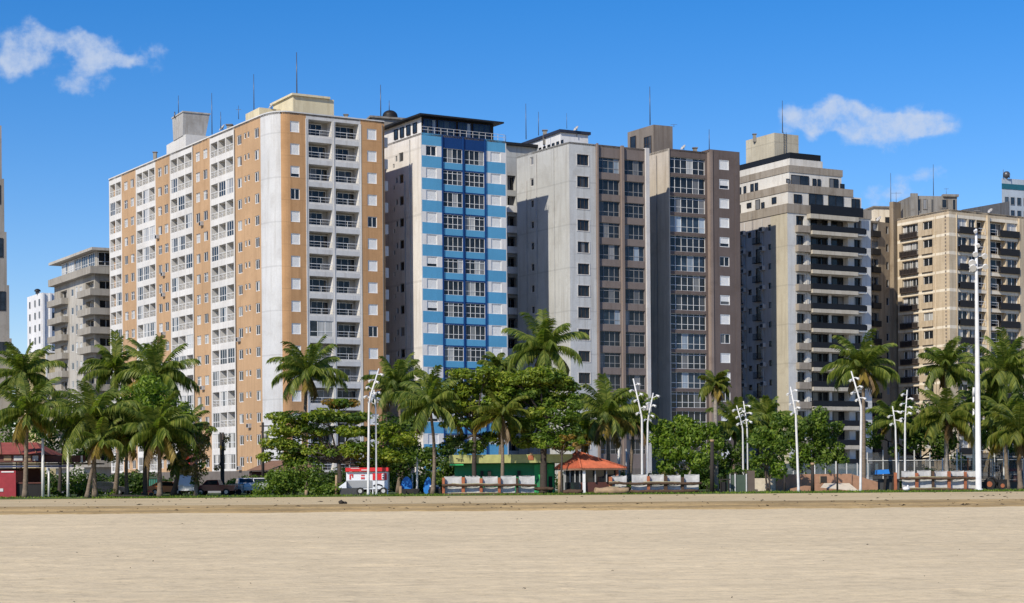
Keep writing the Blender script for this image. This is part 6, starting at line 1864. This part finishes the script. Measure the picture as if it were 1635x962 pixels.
g = Geo(); WB(g, 686, 700, 774.5, 776.8, d + .05, .9, 'white_paint'); part('lid', g, r)
for px in (688, 700):
    c = gnd(px, d - .1); g = Geo(); g.tube([c + Vector((0, 0, .28)), c + Vector((0, .15, .28))], .28, 'rubber', 12); part('wheel', g, r)
# ------------------------------------------------------------------ right hand side
d = 170; r = root('planter_cabinet', gnd(1184, d), 'dark green service cabinet with a brown end, hedge behind its top', 'cabinet')
g = Geo(); WB(g, 1165, 1193, 757.5, 790, d, 2.2, 'planter_green'); part('body', g, r)
g = Geo(); WB(g, 1194, 1205, 751, 790, d - .1, 2.4, 'planter_brown'); WB(g, 1205.3, 1210, 781, 790, d - .1, 1.2, 'planter_brown'); part('end_block', g, r)
g = Geo()
for px in (1165, 1173, 1191): WB(g, px, px + 1.6, 756, 790, d - .12, .1, 'rail_metal' if px != 1165 else 'grey_frame')
part('frame', g, r)
shrub('green hedge top growing over the dark green service cabinet', 1163, 1204, 744, 171.2, 80, 'leaf_mid', leaf=.26, py1=758, n=14, depth=.8)
r = root('litter_bin', gnd(1158, 169), 'dark open litter bin on two legs left of the green service cabinet', 'litter bin')
g = Geo(); WB(g, 1151, 1158, 769, 786, 169, .5, 'rail_dark'); part('bin', g, r)
for px in (1150, 1163):
    g = Geo(); WB(g, px, px + 1.8, 766, 790, 169, .15, 'timber_dark'); part('leg', g, r)
g = Geo(); WB(g, 1148, 1166, 764, 766, 169, .4, 'timber_dark'); part('lid', g, r)
# ramp walls
d = 176
def slab(g, pts, d, dep, mat):
    a = [at(x, y, d) for x, y in pts]; b_ = [p + Vector((0, dep, 0)) for p in a]; n = len(a)
    g.face(a, mat); g.face(b_[::-1], mat)
    for i in range(n): g.face([a[i], b_[i], b_[(i+1) % n], a[(i+1) % n]], mat)
r = root('ramp_wall', gnd(1300, d), 'brown rendered ramp with sloping parapet and pale deck', 'ramp')
g = Geo(); slab(g, [(1240, 789), (1360, 788), (1360, 756), (1240, 757)], d, .4, 'ramp_brown'); slab(g, [(1360.3, 788), (1443, 787), (1436, 780), (1362, 757)], d, .4, 'ramp_brown'); part('parapet', g, r)
g = Geo(); slab(g, [(1262, 789), (1315, 788), (1303, 776), (1285, 775), (1262, 780)], d - 2.5, .3, 'ramp_brown'); part('side_wall', g, r)
g = Geo(); A = [at(1310, 778, d - 2), at(1372, 784, d - 2), at(1356, 771, d - .1), at(1316, 771, d - .1)]; g.face(A, 'ramp_cream'); g.face([A[0], at(1310, 787, d - 2), at(1372, 787, d - 2), A[1]], 'ramp_brown'); part('deck', g, r)
g = Geo(); WB(g, 1310, 1320, 760, 770, d - .06, .05, 'timber_dark'); WB(g, 1308.5, 1310, 759, 771, d - .08, .07, 'stump_tan'); part('niche', g, r)
g = Geo(); WB(g, 1205, 1239, 763, 789, d + .3, .4, 'ramp_cream'); part('low_wall', g, r)
# glass balustrade on the ramp
def smoke(n):
    m, nt, b = newmat(n); b.inputs['Roughness'].default_value = .05; b.inputs['Base Color'].default_value = (.10, .14, .17, 1) if n == 'glass_screen' else (.07, .075, .08, 1)
    if n == 'net_mesh': b.inputs['Roughness'].default_value = .9
    t = N(nt, 'ShaderNodeBsdfTransparent'); s = N(nt, 'ShaderNodeMixShader'); s.inputs[0].default_value = .55 if n == 'glass_screen' else .5
    nt.links.new(t.outputs[0], s.inputs[1]); nt.links.new(b.outputs[0], s.inputs[2]); nt.links.new(s.outputs[0], nt.nodes['Material Output'].inputs[0]); return m
RECIPES['glass_screen'] = smoke; RECIPES['net_mesh'] = smoke
d = 181; r = root('glass_screen', gnd(1330, d), 'blue tinted glass screen fence behind the brown ramp wall', 'fence')
for i in range(9):
    x0 = 1250 + i * 17; g = Geo(); WB(g, x0 + 1, x0 + 16, 740, 758, d, .03, 'glass_screen'); part('glass_panel', g, r)
    g = Geo(); WB(g, x0 - .6, x0 + .6, 736 if i in (3, 5) else 739, 790, d - .05, .12, 'white_paint' if i in (3, 5) else 'rail_metal'); part('post', g, r)
d = 184; r = root('teal_canopy', gnd(1272, d), 'teal canvas canopy on dark posts behind the brown ramp wall', 'canopy')
g = Geo(); slab(g, [(1246, 748), (1298, 746), (1296, 738.5), (1248, 740)], d, 2.0, 'teal_canvas'); part('canvas', g, r)
for px in (1249, 1294):
    g = Geo(); WB(g, px, px + 1.5, 748.3, 790, d + .3, .15, 'timber_dark'); part('post', g, r)
d = 171; r = root('covered_bench', gnd(1416, d), 'dark timber bench frame under a bright blue tarpaulin beside the right panels', 'bench')
g = Geo(); slab(g, [(1400, 757), (1421, 756), (1419, 749), (1401, 750)], d, 1.0, 'blue_canvas'); part('tarpaulin', g, r)
g = Geo(); WB(g, 1399, 1430, 757.3, 759.5, d - .1, 1.2, 'timber_dark'); part('seat', g, r)
for px in (1412, 1425):
    g = Geo(); slab(g, [(px - 2, 787), (px + 1, 787), (px + 4, 759.8), (px + 1, 759.8)], d, .2, 'timber_dark'); part('leg', g, r)
g = Geo(); WB(g, 1402, 1436, 764, 786, d + .6, .1, 'trailer_grey'); part('back_board', g, r)
# court fence
d = 185; r = root('court_fence', gnd(1510, d), 'tall dark wire mesh court fence with steel posts behind the right panels', 'fence')
for i in range(11):
    x0 = 1385 + i * 25; y0 = 718 if i % 2 else 722
    g = Geo(); WB(g, x0 + .6, x0 + 24.4, 735 if i in (1, 2, 3, 4, 5, 6) else 722, 765, d, .02, 'net_mesh'); part('mesh_panel', g, r)
    g = Geo(); WB(g, x0 - .5, x0 + .6, y0, 790, d - .03, .08, 'rail_metal'); part('post', g, r)
g = Geo(); WB(g, 1385, 1660, 733.6, 734.6, d - .1, .06, 'rail_metal'); WB(g, 1385, 1660, 765.3, 767, d - .1, .06, 'grey_frame'); part('rail', g, r)
r = root('low_wall', gnd(1530, 187), 'low dark wall under the wire court fence', 'wall')
g = Geo(); WB(g, 1430, 1670, 767.5, 792, 187, .3, 'ground_floor'); part('wall', g, r)
g = Geo(); WB(g, 1430, 1670, 766.6, 767.3, 186.95, .4, 'old_concrete'); part('coping', g, r)
# notice on the fence
r = root('notice_board', gnd(1585, 184.5), 'white notice on two legs in front of the wire fence beside the mast', 'sign')
g = Geo(); WB(g, 1581, 1589.5, 722, 729, 184.5, .06, 'white_paint'); part('board', g, r)
g = Geo(); WB(g, 1583, 1588, 724, 725, 184.47, .025, 'grey_frame'); WB(g, 1583, 1587, 726.4, 727.2, 184.47, .025, 'grey_frame'); part('lettering', g, r)
for px in (1582, 1588):
    g = Geo(); WB(g, px, px + .6, 729.2, 790, 184.52, .05, 'rail_metal'); part('leg', g, r)
pole('orange marker pole behind the right white panels', 1545.5, 731, 182, .08, 'rust_post')
pole('white stub pole in front of the court fence, right of the dark trees', 1528, 717, 183, .09, 'white_paint')
pole('short white stub pole in front of the court fence, left of the taller stub', 1505, 731, 183, .09, 'white_paint')
# dark tractor
d = 170; r = root('beach_tractor', gnd(1592, d), 'dark beach tractor with round mudguard parked right of the floodlight mast', 'tractor')
g = Geo(); WB(g, 1590, 1608, 765, 779, d, 1.2, 'rail_dark'); WB(g, 1578, 1590, 770, 779, d + .1, 1.0, 'rail_dark'); part('body', g, r)
g = Geo(); q = [at(1582 + 9 * math.cos(a * PI / 8) , 772 - 10 * math.sin(a * PI / 8), d) for a in range(9)]; g.tube([(p.x, d - .15, p.z) for p in q], .11, 'rail_dark', 6); part('mudguard', g, r)
g = Geo(); a = at(1594, 765, d); g.tube([a, a + Vector((.1, 0, .5))], .05, 'black', 5); g.tube([a + Vector((.1, -.2, .5)), a + Vector((.1, .2, .52))], .04, 'black', 5); part('steering_wheel', g, r)
g = Geo(); WB(g, 1583, 1589, 764, 769.7, d + .3, .5, 'black'); part('seat', g, r)
for px, rr_ in ((1580, .55), (1601, .4)):
    for dy in (-.25, 1.2):
        c = gnd(px, d + dy) + Vector((0, 0, rr_)); g = Geo(); g.tube([c, c + Vector((0, .3, 0))], rr_, 'rubber', 16); w_ = part('wheel', g, r)
        g = Geo(); g.tube([c + Vector((0, -.02, 0)), c + Vector((0, .1, 0))], rr_ * .5, 'rust_post', 12); part('rim', g, w_)
# bar kiosk at the right edge
d = 190; r = root('red_bar', gnd(1635, d), 'flat roofed bar with white edge and red counter at the right edge', 'kiosk')
g = Geo(); WB(g, 1604, 1680, 727, 730, d - 1, 6, 'white_paint'); part('roof', g, r)
g = Geo(); WB(g, 1610, 1680, 747, 752, d - .5, 1, 'red_paint'); WB(g, 1610, 1680, 752.2, 758, d - .45, .9, 'panel_white'); part('counter', g, r)
g = Geo(); WB(g, 1608, 1680, 758.3, 790, d - .4, .8, 'brown_wall'); part('base', g, r)
g = Geo(); WB(g, 1606, 1680, 730.3, 790, d + 4, .3, 'ground_floor'); part('wall', g, r)
for px in (1607, 1632, 1655):
    g = Geo(); WB(g, px, px + 1.2, 730.3, 790, d - .7, .1, 'rail_metal'); part('post', g, r)
# ------------------------------------------------------------------ camera, sun, sky
cam = bpy.data.cameras.new('camera'); co = bpy.data.objects.new('camera', cam); COL.objects.link(co)
cam.sensor_width = 36; cam.lens = 36 * F / 1635.0
cam.shift_y = (HY - 481.0) / 1635.0; cam.shift_x = 0.0
cam.clip_start = .5; cam.clip_end = 9000
co.matrix_world = Matrix.Translation((0, 0, EYE)) @ Matrix.Rotation(PI / 2, 4, 'X') @ Matrix.Rotation(-ROLL, 4, 'Z')
C.camera = co
SUN_AZ = rad(56); SUN_EL = rad(37.6)       # light travels towards (cos, sin) of this angle
to_sun = Vector((-math.cos(SUN_AZ) * math.cos(SUN_EL), -math.sin(SUN_AZ) * math.cos(SUN_EL), math.sin(SUN_EL)))
L = bpy.data.lights.new('sun', 'SUN'); L.energy = SUN_E; L.angle = rad(.53); L.color = (1.0, .92, .78)
lo = bpy.data.objects.new('sun', L); COL.objects.link(lo)
lo.rotation_euler = to_sun.to_track_quat('Z', 'Y').to_euler(); lo.location = (-60, -60, 90)
w = bpy.data.worlds.new('World'); C.world = w; w.use_nodes = True
nt = w.node_tree; bg = nt.nodes['Background']
sky = N(nt, 'ShaderNodeTexSky', sky_type='NISHITA'); sky.sun_disc = False
sky.sun_elevation = SUN_EL; sky.sun_rotation = math.atan2(to_sun.x, to_sun.y)
sky.altitude = 0; sky.air_density = 1.0; sky.dust_density = 0.15; sky.ozone_density = 3.0
hs = N(nt, 'ShaderNodeHueSaturation'); hs.inputs['Saturation'].default_value = SKY_SAT; hs.inputs['Value'].default_value = SKY_VAL; hs.inputs['Hue'].default_value = SKY_HUE
nt.links.new(mixc(nt, 1.0, sky.outputs[0], (.93, .885, .985), 'MULTIPLY'), hs.inputs['Color'])
# small fair weather clouds, placed by direction on the sky
dirv = N(nt, 'ShaderNodeTexCoord').outputs['Generated']
sp = N(nt, 'ShaderNodeSeparateXYZ'); nt.links.new(dirv, sp.inputs[0])
yy = math_(nt, 'MAXIMUM', sp.outputs[1], 0.05)
U = math_(nt, 'DIVIDE', sp.outputs[0], yy); Vv = math_(nt, 'DIVIDE', sp.outputs[2], yy)
front = math_(nt, 'GREATER_THAN', sp.outputs[1], 0.06)
cmb = N(nt, 'ShaderNodeCombineXYZ'); nt.links.new(U, cmb.inputs[0]); nt.links.new(Vv, cmb.inputs[1])
warp = N(nt, 'ShaderNodeTexNoise'); warp.inputs['Scale'].default_value = 45; warp.inputs['Detail'].default_value = 4; nt.links.new(cmb.outputs[0], warp.inputs['Vector'])
wv = N(nt, 'ShaderNodeVectorMath', operation='MULTIPLY_ADD'); nt.links.new(warp.outputs['Color'], wv.inputs[0]); wv.inputs[1].default_value = (.02, .016, 0); nt.links.new(cmb.outputs[0], wv.inputs[2])
ws = N(nt, 'ShaderNodeVectorMath', operation='SUBTRACT'); nt.links.new(wv.outputs[0], ws.inputs[0]); ws.inputs[1].default_value = (.01, .008, 0)
s2 = N(nt, 'ShaderNodeSeparateXYZ'); nt.links.new(ws.outputs[0], s2.inputs[0])
tot = None
blobs = [(38,72,34,26,1.0),(22,95,26,26,.7),(120,62,32,16,1.0),(155,82,38,22,1.15),(190,98,26,10,.8),(80,100,60,24,.35),(135,130,34,18,.75),(238,92,22,16,.6),(70,50,16,10,.4),
         (1320,180,48,20,1.1),(1290,196,34,18,.9),(1365,186,34,24,1.1),(1400,205,60,18,.6),(1455,188,36,17,1.0),(1425,222,36,16,.5),(1505,192,26,18,.8),(1440,200,50,14,.6),
         (1478,276,20,12,.85),(1448,300,28,16,.5),(1410,318,40,14,.6)]
for px, py, rx, ry, a in blobs:
    u, v = ray(px, py)
    du = math_(nt, 'DIVIDE', math_(nt, 'SUBTRACT', s2.outputs[0], u), rx * 1.65 / F); dv = math_(nt, 'DIVIDE', math_(nt, 'SUBTRACT', s2.outputs[1], v), ry * 1.75 / F)
    q = math_(nt, 'ADD', math_(nt, 'MULTIPLY', du, du), math_(nt, 'MULTIPLY', dv, dv))
    k = math_(nt, 'MULTIPLY', math_(nt, 'MAXIMUM', math_(nt, 'SUBTRACT', 1.0, q), 0.0), a)
    tot = k if tot is None else math_(nt, 'ADD', tot, k)
fn = N(nt, 'ShaderNodeTexNoise'); fn.inputs['Scale'].default_value = 62; fn.inputs['Detail'].default_value = 9; fn.inputs['Roughness'].default_value = .62; nt.links.new(cmb.outputs[0], fn.inputs['Vector'])
dens = math_(nt, 'SUBTRACT', math_(nt, 'ADD', math_(nt, 'MULTIPLY', math_(nt, 'MINIMUM', tot, 1.15), .85), math_(nt, 'MULTIPLY', fn.outputs['Fac'], 2.3)), 1.36)
msk = N(nt, 'ShaderNodeMapRange', interpolation_type='SMOOTHSTEP'); msk.inputs['From Min'].default_value = 0.0; msk.inputs['From Max'].default_value = 1.15; nt.links.new(dens, msk.inputs['Value'])
gate = math_(nt, 'MULTIPLY', math_(nt, 'MULTIPLY', msk.outputs[0], math_(nt, 'MINIMUM', math_(nt, 'MULTIPLY', tot, 4.0), 1.0)), front)
cl = mixc(nt, math_(nt, 'MULTIPLY', gate, .82), hs.outputs[0], tuple(x * CLOUD for x in (.72, .82, 1.0)))
nt.links.new(cl, bg.inputs['Color']); bg.inputs['Strength'].default_value = SKY_S
vs = C.view_settings; vs.view_transform = 'Standard'; vs.look = 'None'; vs.exposure = EXPO; vs.gamma = 1; vs.use_curve_mapping = False
C.render.engine = 'CYCLES'
C.cycles.max_bounces = 6; C.cycles.diffuse_bounces = 2; C.cycles.glossy_bounces = 3; C.cycles.transparent_max_bounces = 8
C.cycles.use_adaptive_sampling = True
try:
    C.cycles.use_denoising = True
except Exception: pass
